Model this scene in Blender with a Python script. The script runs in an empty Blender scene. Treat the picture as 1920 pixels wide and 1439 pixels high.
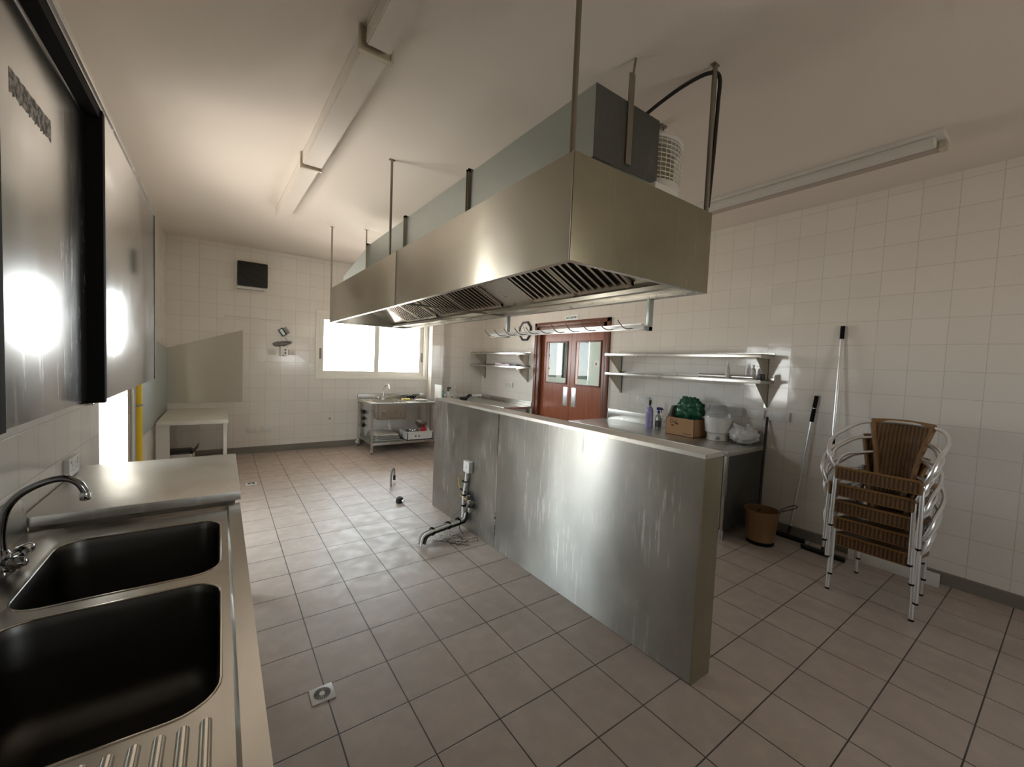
import bpy, bmesh, math, random
from mathutils import Vector, Matrix
random.seed(7)
PI = math.pi
sc = bpy.context.scene
COL = sc.collection
# ------------------------------------------------------------------ camera
F_PX, YAW, PITCH, ROLL, CAMZ = 767.5, math.radians(35.5), math.radians(2.85), math.radians(-2.35), 1.56
fw = Vector((math.sin(YAW)*math.cos(PITCH), math.cos(YAW)*math.cos(PITCH), -math.sin(PITCH)))
rt = Vector((math.cos(YAW), -math.sin(YAW), 0)); dn = fw.cross(rt)
c_, s_ = math.cos(ROLL), math.sin(ROLL)
r2, d2 = c_*rt + s_*dn, -s_*rt + c_*dn
cam = bpy.data.objects.new('camera', bpy.data.cameras.new('camera')); COL.objects.link(cam)
cam.matrix_world = Matrix(((r2.x, -d2.x, -fw.x, 0), (r2.y, -d2.y, -fw.y, 0), (r2.z, -d2.z, -fw.z, CAMZ), (0, 0, 0, 1)))
cam.data.sensor_width = 36; cam.data.lens = F_PX/1920*36; cam.data.clip_start = .02
sc.camera = cam
# ------------------------------------------------------------------ light and exposure
sc.view_settings.view_transform = 'Standard'; sc.view_settings.look = 'None'
sc.view_settings.exposure = -.03; sc.view_settings.gamma = 1; sc.view_settings.use_curve_mapping = False
w = bpy.data.worlds.new('daylight'); sc.world = w; w.use_nodes = True
nt = w.node_tree; bgn = nt.nodes['Background']
tc = nt.nodes.new('ShaderNodeTexCoord'); sp = nt.nodes.new('ShaderNodeSeparateXYZ'); rmp = nt.nodes.new('ShaderNodeValToRGB')
mp = nt.nodes.new('ShaderNodeMapRange'); mp.inputs[1].default_value = -.5; mp.inputs[2].default_value = .5
nt.links.new(tc.outputs['Generated'], sp.inputs[0]); nt.links.new(sp.outputs[2], mp.inputs[0]); nt.links.new(mp.outputs[0], rmp.inputs[0])
rmp.color_ramp.elements[0].position = .35; rmp.color_ramp.elements[0].color = (.72, .65, .57, 1)
rmp.color_ramp.elements[1].position = .6; rmp.color_ramp.elements[1].color = (.50, .56, .60, 1)
nt.links.new(rmp.outputs[0], bgn.inputs[0]); bgn.inputs[1].default_value = 27.0
def portal(name, loc, rot, sx, sy):
    L = bpy.data.lights.new(name, 'AREA'); L.shape = 'RECTANGLE'; L.size = sx; L.size_y = sy; L.cycles.is_portal = True
    o = bpy.data.objects.new(name, L); COL.objects.link(o); o.location = loc; o.rotation_euler = rot
portal('sky_portal_far', (2.27, 7.6, 1.73), (PI/2, 0, PI), 1.95, 1.1)
portal('sky_portal_left', (-.98, 4.06, 1.37), (PI/2, 0, -PI/2), 1.0, 1.8)
portal('fill_portal_back', (2.225, -2.6, 1.425), (PI/2, 0, 0), 1.06, .46)  # sky through the opening added behind the camera as fill
try:
    sc.cycles.use_denoising = True; sc.cycles.max_bounces = 14; sc.cycles.diffuse_bounces = 8; sc.cycles.glossy_bounces = 6
    sc.cycles.blur_glossy = .6; sc.cycles.sample_clamp_indirect = 8; sc.cycles.caustics_reflective = True
except Exception: pass
# ------------------------------------------------------------------ materials
def mat(name, col, rough=.5, metal=0.0, **k):
    m = bpy.data.materials.new(name); m.use_nodes = True
    b = m.node_tree.nodes['Principled BSDF']
    b.inputs['Base Color'].default_value = (*col, 1); b.inputs['Roughness'].default_value = rough; b.inputs['Metallic'].default_value = metal
    for a, v in k.items(): b.inputs[a.replace('_', ' ')].default_value = v
    return m
def N(m, t, **k):
    n = m.node_tree.nodes.new(t)
    for a, v in k.items(): setattr(n, a, v)
    return n
def Lk(m, a, b): m.node_tree.links.new(a, b)
def bs(m): return m.node_tree.nodes['Principled BSDF']
def math_(m, op, a, b=None, c=None):
    n = N(m, 'ShaderNodeMath', operation=op)
    for i, v in enumerate((a, b, c)):
        if v is None: continue
        if isinstance(v, (int, float)): n.inputs[i].default_value = v
        else: Lk(m, v, n.inputs[i])
    return n.outputs[0]
def mixc(m, f, a, b):
    n = N(m, 'ShaderNodeMix', data_type='RGBA')
    for i, v in ((0, f), (6, a), (7, b)):
        if isinstance(v, tuple): n.inputs[i].default_value = (*v, 1)
        elif isinstance(v, (int, float)): n.inputs[i].default_value = v
        else: Lk(m, v, n.inputs[i])
    return n.outputs[2]
def noise(m, scale, detail=3, stretch=(1, 1, 1), rough=.5):
    g = N(m, 'ShaderNodeNewGeometry'); v = N(m, 'ShaderNodeVectorMath', operation='MULTIPLY'); v.inputs[1].default_value = stretch
    n = N(m, 'ShaderNodeTexNoise'); n.inputs['Scale'].default_value = scale; n.inputs['Detail'].default_value = detail; n.inputs['Roughness'].default_value = rough
    Lk(m, g.outputs['Position'], v.inputs[0]); Lk(m, v.outputs[0], n.inputs['Vector']); return n.outputs['Fac']
def rng(m, v, a, b, c, d):
    n = N(m, 'ShaderNodeMapRange'); Lk(m, v, n.inputs[0])
    for i, x in enumerate((a, b, c, d)): n.inputs[i+1].default_value = x
    return n.outputs[0]
def bump(m, h, dist, strength=1.0, normal=None):
    n = N(m, 'ShaderNodeBump'); n.inputs['Distance'].default_value = dist; n.inputs['Strength'].default_value = strength
    Lk(m, h, n.inputs['Height'])
    if normal: Lk(m, normal, n.inputs['Normal'])
    return n.outputs[0]
def tiles(name, au, av, pu, pv, ou, ov, gw, col, grout, rough, tilt, var=.03, mott=0.0, groutdepth=.0005):
    """square ceramic tiles in world metres: axes au/av, pitch, offset, grout half-width"""
    m = mat(name, col, rough); g = N(m, 'ShaderNodeNewGeometry'); s = N(m, 'ShaderNodeSeparateXYZ'); Lk(m, g.outputs['Position'], s.inputs[0])
    U = math_(m, 'DIVIDE', math_(m, 'SUBTRACT', s.outputs[au], ou), pu); V = math_(m, 'DIVIDE', math_(m, 'SUBTRACT', s.outputs[av], ov), pv)
    def edge(X, p):
        f = math_(m, 'FRACT', X); return math_(m, 'MULTIPLY', math_(m, 'MINIMUM', f, math_(m, 'SUBTRACT', 1.0, f)), p)
    d = math_(m, 'MINIMUM', edge(U, pu), edge(V, pv))
    msk = N(m, 'ShaderNodeMapRange', interpolation_type='SMOOTHSTEP'); Lk(m, d, msk.inputs[0]); msk.inputs[1].default_value = gw*.55; msk.inputs[2].default_value = gw*1.3
    k = msk.outputs[0]
    cb = N(m, 'ShaderNodeCombineXYZ'); Lk(m, math_(m, 'FLOOR', U), cb.inputs[0]); Lk(m, math_(m, 'FLOOR', V), cb.inputs[1])
    wn = N(m, 'ShaderNodeTexWhiteNoise', noise_dimensions='2D'); Lk(m, cb.outputs[0], wn.inputs['Vector'])
    c = mixc(m, rng(m, wn.outputs['Value'], 0, 1, 0, var*10), col, tuple(x*.88 for x in col))
    if mott:
        nz = noise(m, 9, 5, rough=.62); c = mixc(m, rng(m, nz, .45, .75, 0, mott), c, tuple(min(1, x*1.25) for x in col))
        nz2 = noise(m, 2.2, 4); c = mixc(m, rng(m, nz2, .5, .75, 0, mott*.8), c, tuple(x*.72 for x in col))
        Lk(m, rng(m, nz, .3, .7, rough+.08, rough-.1), bs(m).inputs['Roughness'])
    # dust and wear collected in the joints
    gj = noise(m, 1.3, 3); gc = mixc(m, rng(m, gj, .45, .75, 0, .55), grout, tuple((x+y)/2 for x, y in zip(grout, col)))
    Lk(m, mixc(m, k, gc, c), bs(m).inputs['Base Color'])
    sb = N(m, 'ShaderNodeVectorMath', operation='SUBTRACT'); Lk(m, wn.outputs['Color'], sb.inputs[0]); sb.inputs[1].default_value = (.5, .5, .5)
    sl = N(m, 'ShaderNodeVectorMath', operation='SCALE'); Lk(m, sb.outputs[0], sl.inputs[0]); sl.inputs['Scale'].default_value = tilt
    ad = N(m, 'ShaderNodeVectorMath', operation='ADD'); Lk(m, g.outputs['Normal'], ad.inputs[0]); Lk(m, sl.outputs[0], ad.inputs[1])
    nm = N(m, 'ShaderNodeVectorMath', operation='NORMALIZE'); Lk(m, ad.outputs[0], nm.inputs[0])
    h = math_(m, 'ADD', math_(m, 'MULTIPLY', k, groutdepth), math_(m, 'MULTIPLY', noise(m, 7, 2), .0012))
    Lk(m, bump(m, h, 1.0, 1.0, nm.outputs[0]), bs(m).inputs['Normal'])
    return m
TW, TG = (.80, .765, .71), (.60, .56, .50)
M = {}
M['tile_x'] = tiles('wall_tile_far', 0, 2, .2055, .2065, .98, 1.425, .0022, TW, TG, .13, .02)
M['tile_y'] = tiles('wall_tile_side', 1, 2, .2095, .2065, 1.06, 1.425, .0022, TW, TG, .10, .02)
M['floor'] = tiles('floor_tile', 0, 1, .30, .30, .1047, .1954, .0030, (.44, .37, .32), (.035, .024, .017), .46, .008, .04, .6, .001)
M['floor'].node_tree.nodes['Principled BSDF'].inputs['Specular IOR Level'].default_value = .5
M['paint'] = mat('ceiling_paint', (.80, .735, .67), .85)
Lk(M['paint'], bump(M['paint'], noise(M['paint'], 160, 3), .0006), bs(M['paint']).inputs['Normal'])
def steel(name, col, r0, r1, gs=12, wav=0.0, ws=1.0, wst=(1, 1, 1), stain=0.0, sst=(1, 1, .25), aniso=0.0):
    m = mat(name, col, .3, 1.0)
    n = noise(m, gs, 3)
    rr = rng(m, n, .2, .8, r0, r1)
    if stain:
        s1 = noise(m, 6, 7, sst, .6); s2 = noise(m, 1.6, 3); s3 = noise(m, 48, 5, (1, 1, .09), .65)
        f = math_(m, 'MULTIPLY', rng(m, s1, .05, .95, 0, 1), rng(m, s2, .25, .75, stain*.2, stain*1.1))
        f = math_(m, 'ADD', f, math_(m, 'MULTIPLY', rng(m, s3, .56, .66, 0, stain*.8), rng(m, s2, .42, .56, 0, 1)))
        Lk(m, mixc(m, f, col, tuple(min(1, c*1.9) for c in col)), bs(m).inputs['Base Color'])
        rr = math_(m, 'ADD', rr, math_(m, 'MULTIPLY', f, .22))
        Lk(m, math_(m, 'SUBTRACT', 1.0, math_(m, 'MULTIPLY', f, .35)), bs(m).inputs['Metallic'])
    Lk(m, rr, bs(m).inputs['Roughness'])
    if wav: Lk(m, bump(m, math_(m, 'MULTIPLY', noise(m, ws, 1, wst), wav), 1.0), bs(m).inputs['Normal'])
    if aniso:
        bs(m).inputs['Anisotropic'].default_value = aniso
        cv = N(m, 'ShaderNodeCombineXYZ'); cv.inputs[2].default_value = 1.0; Lk(m, cv.outputs[0], bs(m).inputs['Tangent'])
    return m
M['steel'] = steel('brushed_steel', (.58, .565, .53), .25, .33, 12, .003, 1.5)
M['steel_hood'] = steel('hood_steel', (.58, .555, .485), .28, .36, 10, .014, 1.1, (1, 1.5, .3), aniso=.92)
M['steel_part'] = steel('scuffed_steel', (.36, .358, .338), .27, .33, 14, .014, 1.2, (1, 1.5, .3), .9, (1, 1, .45), aniso=.93)
M['steel_door'] = steel('door_steel', (.50, .50, .50), .17, .24, 5, .014, 1.1, (1, 1, .7), .3, (1, 1, .5), aniso=.3)
M['steel_top'] = steel('worktop_steel', (.60, .58, .54), .28, .40, 6, .004, 2, stain=.3, sst=(1, .5, 1))
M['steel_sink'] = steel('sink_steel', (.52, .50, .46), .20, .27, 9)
M['steel_basin_shade'] = steel('shaded_basin_steel', (.15, .145, .135), .33, .42, 9)  # sink steel darkened: shade inside the bowls painted into the base colour
M['galv'] = steel('galvanised_steel', (.48, .53, .52), .36, .46, 12, .004, 2)
M['steel_end_shade'] = steel('shaded_end_steel', (.34, .32, .235), .30, .40, 10, .006, 1.1, stain=.3, sst=(1, 1, 1), aniso=.5)  # darker, warmer steel: dim room's shade painted into the end faces
M['galv_dark'] = steel('galvanised_steel_darkened', (.13, .135, .125), .42, .55, 9, stain=.5, sst=(1, 1, 1))  # lowered base colour paints in the dark reflection on the cabinet side
M['steel_door_flat'] = steel('door_steel_flat', (.58, .59, .60), .13, .18, 5, .002, .8, (1, 1, .7), .3, (1, 1, .5), aniso=.3)
M['chrome'] = mat('chrome', (.75, .75, .75), .08, 1)
M['chrome_rib'] = mat('polished_ribs', (.66, .63, .58), .16, 1)
M['chrome_dark'] = mat('worn_chrome', (.30, .30, .31), .12, 1)
M['alu'] = mat('aluminium_tube', (.86, .86, .86), .30, .85)
M['rod'] = mat('hanger_metal', (.30, .27, .22), .45, .8)
M['black'] = mat('black_plastic', (.012, .012, .013), .4)
M['rubber'] = mat('black_rubber', (.006, .006, .006), .75, 0, Specular_IOR_Level=.15)
M['white'] = mat('white_plastic', (.72, .71, .68), .35)
M['white_enamel'] = mat('white_enamel', (.70, .685, .65), .4)
M['cream'] = mat('cream_aluminium', (.86, .84, .77), .4)
M['diffuser'] = mat('light_diffuser', (.74, .68, .62), .35)
M['alu_trim'] = mat('end_trim', (.62, .57, .46), .4, .5)
M['fixture_dull'] = mat('aged_diffuser', (.46, .38, .33), .5)
M['yellow'] = mat('yellow_paint', (.72, .50, .03), .35)
M['motor_beige'] = mat('dusty_beige', (.30, .27, .19), .6)
M['galv_paint'] = mat('grey_green_paint', (.22, .26, .235), .8)
M['grey_pipe'] = mat('grey_pipe', (.25, .24, .22), .5)
M['cove'] = mat('grey_skirting', (.20, .185, .155), .45)
M['pot'] = mat('white_laminate', (.66, .64, .58), .45)
M['gap_shade'] = mat('filter_shadow', (.012, .011, .009), .8)  # near-black backing paints the shade between the filter slats
M['slat'] = mat('filter_slat', (.60, .56, .48), .22, 1)
M['green_bag'] = mat('green_bin_liner', (.015, .10, .05), .28)
M['clear'] = mat('clear_plastic', (.85, .87, .88), .12, 0, Transmission_Weight=.75, Alpha=1.0)
M['bag'] = mat('white_bag_film', (.75, .75, .74), .3, 0, Transmission_Weight=.2)
M['card'] = mat('brown_cardboard', (.42, .24, .12), .8)
M['card_white'] = mat('white_cardboard', (.58, .56, .50), .8)
M['ink'] = mat('dark_print', (.05, .02, .01), .7)
M['blueb'] = mat('lilac_liquid_bottle', (.42, .38, .66), .2, 0, Transmission_Weight=.3)
M['blue_trig'] = mat('navy_trigger', (.02, .02, .16), .4)
M['label_dark'] = mat('dark_label', (.10, .12, .12), .4)
M['green_b'] = mat('green_bottle_plastic', (.03, .36, .20), .3)
M['bucket'] = mat('tan_bucket_plastic', (.24, .135, .055), .5)
M['sponge'] = mat('yellow_sponge', (.72, .66, .25), .9)
M['red'] = mat('red_plastic', (.5, .02, .03), .4)
M['brass'] = mat('brass', (.55, .38, .14), .35, 1)
M['pink'] = mat('pale_pink_packet', (.66, .52, .58), .6)
M['glass_green'] = mat('hazy_glass', (.80, .90, .86), .25, 0, Transmission_Weight=.9)
M['wire'] = mat('bare_wire', (.12, .08, .04), .45, .2)
M['residue'] = mat('sticker_residue', (.26, .25, .23), .75)
m = M['residue']; Lk(m, mixc(m, rng(m, noise(m, 60, 5), .42, .6, 0, 1), (.14, .13, .12), (.52, .50, .46)), bs(m).inputs['Base Color'])
def thin_glass(name, tint):
    """thin sheet: straight-through tinted transmission plus a front-face mirror"""
    m = bpy.data.materials.new(name); m.use_nodes = True; n = m.node_tree; n.nodes.remove(bs(m))
    tr = n.nodes.new('ShaderNodeBsdfTransparent'); gy = n.nodes.new('ShaderNodeBsdfGlossy'); mx = n.nodes.new('ShaderNodeMixShader'); fr = n.nodes.new('ShaderNodeFresnel'); geo = n.nodes.new('ShaderNodeNewGeometry')
    gy.inputs['Roughness'].default_value = .02; tr.inputs[0].default_value = (*tint, 1)
    Lk(m, math_(m, 'MULTIPLY', fr.outputs[0], math_(m, 'SUBTRACT', 1.0, geo.outputs['Backfacing'])), mx.inputs[0])
    Lk(m, tr.outputs[0], mx.inputs[1]); Lk(m, gy.outputs[0], mx.inputs[2]); Lk(m, mx.outputs[0], n.nodes['Material Output'].inputs[0]); return m
M['glass'] = thin_glass('window_glass', (.97, .98, .98)); M['glass_tint'] = thin_glass('tinted_glass', (.09, .105, .10))
def wood(name, c1, c2, rough=.3):
    m = mat(name, c1, rough); n = noise(m, 8, 5, (1, 3, .35), .6)
    Lk(m, mixc(m, rng(m, n, .35, .65, 0, 1), c1, c2), bs(m).inputs['Base Color']); return m
M['door'] = wood('mahogany_door', (.26, .075, .035), (.33, .105, .05), .28)
M['door_dark'] = wood('mahogany_frame', (.13, .04, .022), (.18, .06, .03), .35)
def wicker(name, c1, c2):
    m = mat(name, c1, .55); g = N(m, 'ShaderNodeTexCoord')
    wv = N(m, 'ShaderNodeTexWave', wave_type='BANDS', bands_direction='Y'); wv.inputs['Scale'].default_value = 14; wv.inputs['Distortion'].default_value = 1.0
    w2 = N(m, 'ShaderNodeTexWave', wave_type='BANDS', bands_direction='Z'); w2.inputs['Scale'].default_value = 60
    Lk(m, g.outputs['Object'], wv.inputs['Vector']); Lk(m, g.outputs['Object'], w2.inputs['Vector'])
    f = math_(m, 'MULTIPLY', wv.outputs['Fac'], rng(m, w2.outputs['Fac'], 0, 1, .55, 1))
    Lk(m, mixc(m, f, c2, c1), bs(m).inputs['Base Color']); Lk(m, bump(m, f, .004), bs(m).inputs['Normal']); return m
M['wicker'] = wicker('brown_wicker', (.27, .135, .04), (.055, .024, .008))
M['wicker_edge'] = mat('wicker_wrap', (.24, .12, .035), .5)

# ------------------------------------------------------------------ mesh helpers (world metres)
class B:
    def __init__(s): s.bm = bmesh.new(); s.m = 0
    def face(s, vs):
        try: f = s.bm.faces.new(vs); f.material_index = s.m; return f
        except ValueError: return None
    def box(s, x0, x1, y0, y1, z0, z1, bev=0):
        g = bmesh.ops.create_cube(s.bm, size=1)['verts']
        for v in g: v.co = Vector(((x0+x1)/2+v.co.x*(x1-x0), (y0+y1)/2+v.co.y*(y1-y0), (z0+z1)/2+v.co.z*(z1-z0)))
        fs = {f for v in g for f in v.link_faces}
        for f in fs: f.material_index = s.m
        if bev:
            es = list({e for v in g for e in v.link_edges})
            bmesh.ops.bevel(s.bm, geom=es, offset=bev, segments=2, affect='EDGES', profile=.6, material=-1)
        return s
    def prism(s, pts, axis, a, b):
        """pts 2-D outline; axis = extrusion axis 0/1/2"""
        def P(p, t):
            q = list(p); q.insert(axis, t); return Vector(q)
        A = [s.bm.verts.new(P(p, a)) for p in pts]; C = [s.bm.verts.new(P(p, b)) for p in pts]
        s.face(A[::-1]); s.face(C)
        for i in range(len(pts)): s.face((A[i], A[(i+1) % len(pts)], C[(i+1) % len(pts)], C[i]))
        return s
    def hexa(s, p8):
        v = [s.bm.verts.new(Vector(p)) for p in p8]
        for q in ((3, 2, 1, 0), (4, 5, 6, 7), (0, 1, 5, 4), (1, 2, 6, 5), (2, 3, 7, 6), (3, 0, 4, 7)): s.face([v[i] for i in q])
        return s
    def ring(s, c, t, r, n, u0=None):
        t = t.normalized(); u = (u0 - t*u0.dot(t)) if u0 else t.orthogonal()
        if u.length < 1e-5: u = t.orthogonal()
        u.normalize(); v = t.cross(u)
        return [s.bm.verts.new(c + (u*math.cos(2*PI*i/n) + v*math.sin(2*PI*i/n))*r) for i in range(n)], u
    def tube(s, pts, r, n=10, caps=True, closed=False):
        pts = [Vector(p) for p in pts]; L = len(pts); rr = r if isinstance(r, (list, tuple)) else [r]*L
        rings = []; u = None
        for i, p in enumerate(pts):
            if closed: t = pts[(i+1) % L]-pts[i-1]
            else: t = pts[min(i+1, L-1)]-pts[max(i-1, 0)]
            if t.length < 1e-7: t = Vector((0, 0, 1))
            R, u = s.ring(p, t, rr[i], n, u); rings.append(R)
        for i in range(L if closed else L-1):
            A, C = rings[i], rings[(i+1) % L]
            for k in range(n): s.face((A[k], A[(k+1) % n], C[(k+1) % n], C[k]))
        if caps and not closed: s.face(rings[0][::-1]); s.face(rings[-1])
        return s
    def cyl(s, a, b, r, n=16, r2=None): return s.tube([a, b], [r, r if r2 is None else r2], n)
    def lathe(s, prof, c, n=28, axis=(0, 0, 1)):
        ax = Vector(axis).normalized(); q = Vector((0, 0, 1)).rotation_difference(ax); c = Vector(c); rings = []
        for r, z in prof:
            rings.append([s.bm.verts.new(c + q @ Vector((max(r, 1e-4)*math.cos(2*PI*i/n), max(r, 1e-4)*math.sin(2*PI*i/n), z))) for i in range(n)])
        for A, C in zip(rings, rings[1:]):
            for k in range(n): s.face((A[k], A[(k+1) % n], C[(k+1) % n], C[k]))
        s.face(rings[0][::-1]); s.face(rings[-1]); return s
    def obj(s, name, mats, parent=None, smooth=True, ang=35):
        bmesh.ops.recalc_face_normals(s.bm, faces=s.bm.faces[:])
        me = bpy.data.meshes.new(name); off = Vector((0, 0, 0)); p = parent
        while p: off += p.location; p = p.parent
        base = None
        if parent is None:
            xs = [v.co for v in s.bm.verts]
            base = Vector(((min(v.x for v in xs)+max(v.x for v in xs))/2, (min(v.y for v in xs)+max(v.y for v in xs))/2, min(v.z for v in xs)))
            off = base
        for v in s.bm.verts: v.co -= off
        s.bm.to_mesh(me); s.bm.free()
        for mm in (mats if isinstance(mats, (list, tuple)) else [mats]): me.materials.append(M[mm] if isinstance(mm, str) else mm)
        if smooth:
            me.polygons.foreach_set('use_smooth', [True]*len(me.polygons)); me.set_sharp_from_angle(angle=math.radians(ang))
        o = bpy.data.objects.new(name, me); COL.objects.link(o)
        if parent: o.parent = parent
        else: o.location = base
        return o
def thing(name, label, cat, loc=(0, 0, 0), group=None):
    o = bpy.data.objects.new(name, None); o.empty_display_size = .05; COL.objects.link(o); o.location = loc
    o['label'] = label; o['category'] = cat
    if group: o['group'] = group
    return o
def tag(o, label, cat, group=None):
    o['label'] = label; o['category'] = cat
    if group: o['group'] = group
    return o
def struct(o): o['kind'] = 'structure'; return o
def spline(pts, n=6):
    """Catmull-Rom through pts"""
    P = [Vector(p) for p in pts]; P = [P[0]*2-P[1]] + P + [P[-1]*2-P[-2]]; out = []
    for i in range(1, len(P)-2):
        for k in range(n):
            t = k/n; a, b, c, d = P[i-1:i+3]
            out.append(.5*((2*b)+(c-a)*t+(2*a-5*b+4*c-d)*t*t+(3*b-a-3*c+d)*t*t*t))
    out.append(P[-2]); return out
def text_mesh(s, size, mt, parent, mw):
    name = 'lettering'
    cu = bpy.data.curves.new(name, 'FONT'); cu.body = s; cu.size = size; cu.extrude = .0006
    t = bpy.data.objects.new(name, cu); COL.objects.link(t); bpy.context.view_layer.update()
    me = bpy.data.meshes.new_from_object(t.evaluated_get(bpy.context.evaluated_depsgraph_get())); bpy.data.objects.remove(t)
    off = Vector((0, 0, 0)); p = parent
    while p: off += p.location; p = p.parent
    me.transform(Matrix.Translation(-off) @ mw); me.materials.clear(); me.materials.append(M[mt])
    o = bpy.data.objects.new(name, me); COL.objects.link(o); o.parent = parent; return o

# ================================================================== room shell
LX, RX, FY, BY, CZ = -.62, 4.53, 7.44, -2.4, 3.14
struct(B().box(LX-.3, RX+3.6, BY-.2, 9.4, -.12, 0).obj('floor', 'floor', smooth=False))
struct(B().box(LX-.3, RX+3.6, BY-.2, 9.4, CZ, CZ+.12).obj('ceiling', 'paint', smooth=False))
WX0, WX1, WZ0, WZ1 = 1.31, 3.23, 1.20, 2.27
b = B(); b.box(LX-.3, WX0, FY, FY+.2, 0, CZ); b.box(WX1, RX, FY, FY+.2, 0, CZ); b.box(WX0, WX1, FY, FY+.2, 0, WZ0); b.box(WX0, WX1, FY, FY+.2, WZ1, CZ)
struct(b.obj('wall_far', 'tile_x', smooth=False))
OY0, OY1, OZ0, OZ1 = 3.57, 4.54, .02, 2.25
b = B(); b.box(LX-.3, LX, BY, OY0, 0, CZ); b.box(LX-.3, LX, OY1, FY, 0, CZ); b.box(LX-.3, LX, OY0, OY1, 0, OZ0); b.box(LX-.3, LX, OY0, OY1, OZ1, CZ)
wl = struct(b.obj('wall_left', ['tile_y', 'tile_x'], smooth=False))
for p_ in wl.data.polygons:
    if abs(p_.normal.y) > .9: p_.material_index = 1
DY0, DY1, DZ = 4.0, 5.65, 2.24
b = B(); b.box(RX, RX+.16, BY, DY0, 0, CZ); b.box(RX, RX+.16, DY1, FY+.2, 0, CZ); b.box(RX, RX+.16, DY0, DY1, DZ, CZ)
struct(b.obj('wall_right', 'tile_y', smooth=False))
b = B(); b.box(LX-.3, 1.7, BY-.16, BY, 0, CZ); b.box(2.75, RX+.16, BY-.16, BY, 0, CZ); b.box(1.7, 2.75, BY-.16, BY, 0, 1.2); b.box(1.7, 2.75, BY-.16, BY, 1.65, CZ)  # small window opening added behind the camera to brighten the near ceiling
struct(b.obj('wall_back', 'tile_x', smooth=False))
struct(B().box(3.27, 3.50, 7.24, FY, 0, CZ).obj('wall_pillar', 'tile_x', smooth=False))
# passage beyond the double doors
b = B(); b.box(RX+.16, 7.6, 2.6, 2.7, 0, .8); b.box(RX+.16, 7.6, 2.6, 2.7, 2.2, CZ); b.box(RX+.16, 5.0, 2.6, 2.7, .8, 2.2); b.box(7.2, 7.6, 2.6, 2.7, .8, 2.2); b.box(RX+.16, 7.6, 9.2, 9.3, 0, CZ)  # opening in the near end wall added out of view to light the passage
b.box(7.5, 7.6, 2.7, 7.25, 0, CZ); b.box(7.5, 7.6, 9.0, 9.2, 0, CZ); b.box(7.5, 7.6, 7.3, 9.0, 0, 1.22); b.box(7.5, 7.6, 7.3, 9.0, 2.45, CZ); b.box(7.5, 7.6, 8.25, 8.45, 1.22, 2.45)
struct(b.obj('wall_passage', 'galv_paint', smooth=False))
struct(B().box(7.53, 7.54, 7.3, 9.0, 1.22, 2.45).obj('window_3', 'glass_tint', smooth=False))
# skirting: sloped grey cove
struct(B().prism([(RX, .0), (RX-.016, 0), (RX-.012, .085), (RX, .095)], 1, BY, 1.84).obj('baseboard_right', 'cove', smooth=False))
b = B(); b.prism([(FY, 0), (FY-.016, 0), (FY-.012, .09), (FY, .10)], 0, LX, 3.27); struct(b.obj('baseboard_far', 'cove', smooth=False))
# ------------------------------------------------------------------ far window
wn = thing('window_1', 'x', 'x', (WX0, FY, WZ0)); del wn['label']; del wn['category']; struct(wn)
def frame4(x0, x1, z0, z1, y0, y1, t, bev=.004):
    b = B(); b.box(x0, x1, y0, y1, z0, z0+t, bev); b.box(x0, x1, y0, y1, z1-t, z1, bev); b.box(x0, x0+t, y0, y1, z0+t, z1-t, bev); b.box(x1-t, x1, y0, y1, z0+t, z1-t, bev); return b
b = frame4(WX0-.035, WX1+.035, WZ0-.035, WZ1+.035, FY-.022, FY-.0005, .05); b.box(WX0+.001, WX1-.001, FY, FY+.12, WZ0+.001, WZ0+.03); b.box(WX0+.001, WX0+.03, FY, FY+.12, WZ0+.03, WZ1-.03); b.box(WX1-.03, WX1-.001, FY, FY+.12, WZ0+.03, WZ1-.03); b.box(WX0+.001, WX1-.001, FY, FY+.12, WZ1-.03, WZ1-.001)
b.obj('window_frame', 'cream', wn)
for (x0, x1, yy) in ((WX0+.02, 2.33, .015), (2.27, WX1-.03, .055)):
    sh = frame4(x0, x1, WZ0+.03, WZ1-.03, FY+yy, FY+yy+.035, .078).obj('sash', 'cream', wn)
    B().box(x0+.07, x1-.07, FY+yy+.015, FY+yy+.02, WZ0+.10, WZ1-.10).obj('pane', 'glass', sh, smooth=False)
    hx = x0+.012 if yy < .03 else x1-.045
    B().box(hx, hx+.03, FY+yy-.012, FY+yy, 1.50, 1.68, .004).obj('handle', 'grey_pipe', sh)
# left recess window
wn = thing('window_2', 'x', 'x', (LX-.25, OY0, OZ0)); del wn['label']; del wn['category']; struct(wn)
def frameY(y0, y1, z0, z1, x0, x1, t):
    b = B(); b.box(x0, x1, y0, y1, z0, z0+t, .003); b.box(x0, x1, y0, y1, z1-t, z1, .003); b.box(x0, x1, y0, y0+t, z0+t, z1-t, .003); b.box(x0, x1, y1-t, y1, z0+t, z1-t, .003); return b
b = frameY(OY0, OY1, OZ0, OZ1, LX-.29, LX-.23, .05); b.box(LX-.28, LX-.24, 4.03, 4.08, OZ0, OZ1, .003); b.box(LX-.28, LX-.24, OY0, OY1, 1.40, 1.45, .003); b.box(LX-.275, LX-.245, OY0, OY1, .02, .50, .003)  # last box: solid lower panel added out of view to cut incoming light
b.obj('window_frame', 'cream', wn)
for y0, y1 in ((OY0+.05, 4.03), (4.08, OY1-.05)):
    for z0, z1 in ((.50, 1.40), (1.45, OZ1-.05)):
        B().box(LX-.262, LX-.258, y0, y1, z0, z1).obj('pane', 'glass', wn, smooth=False)
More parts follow.
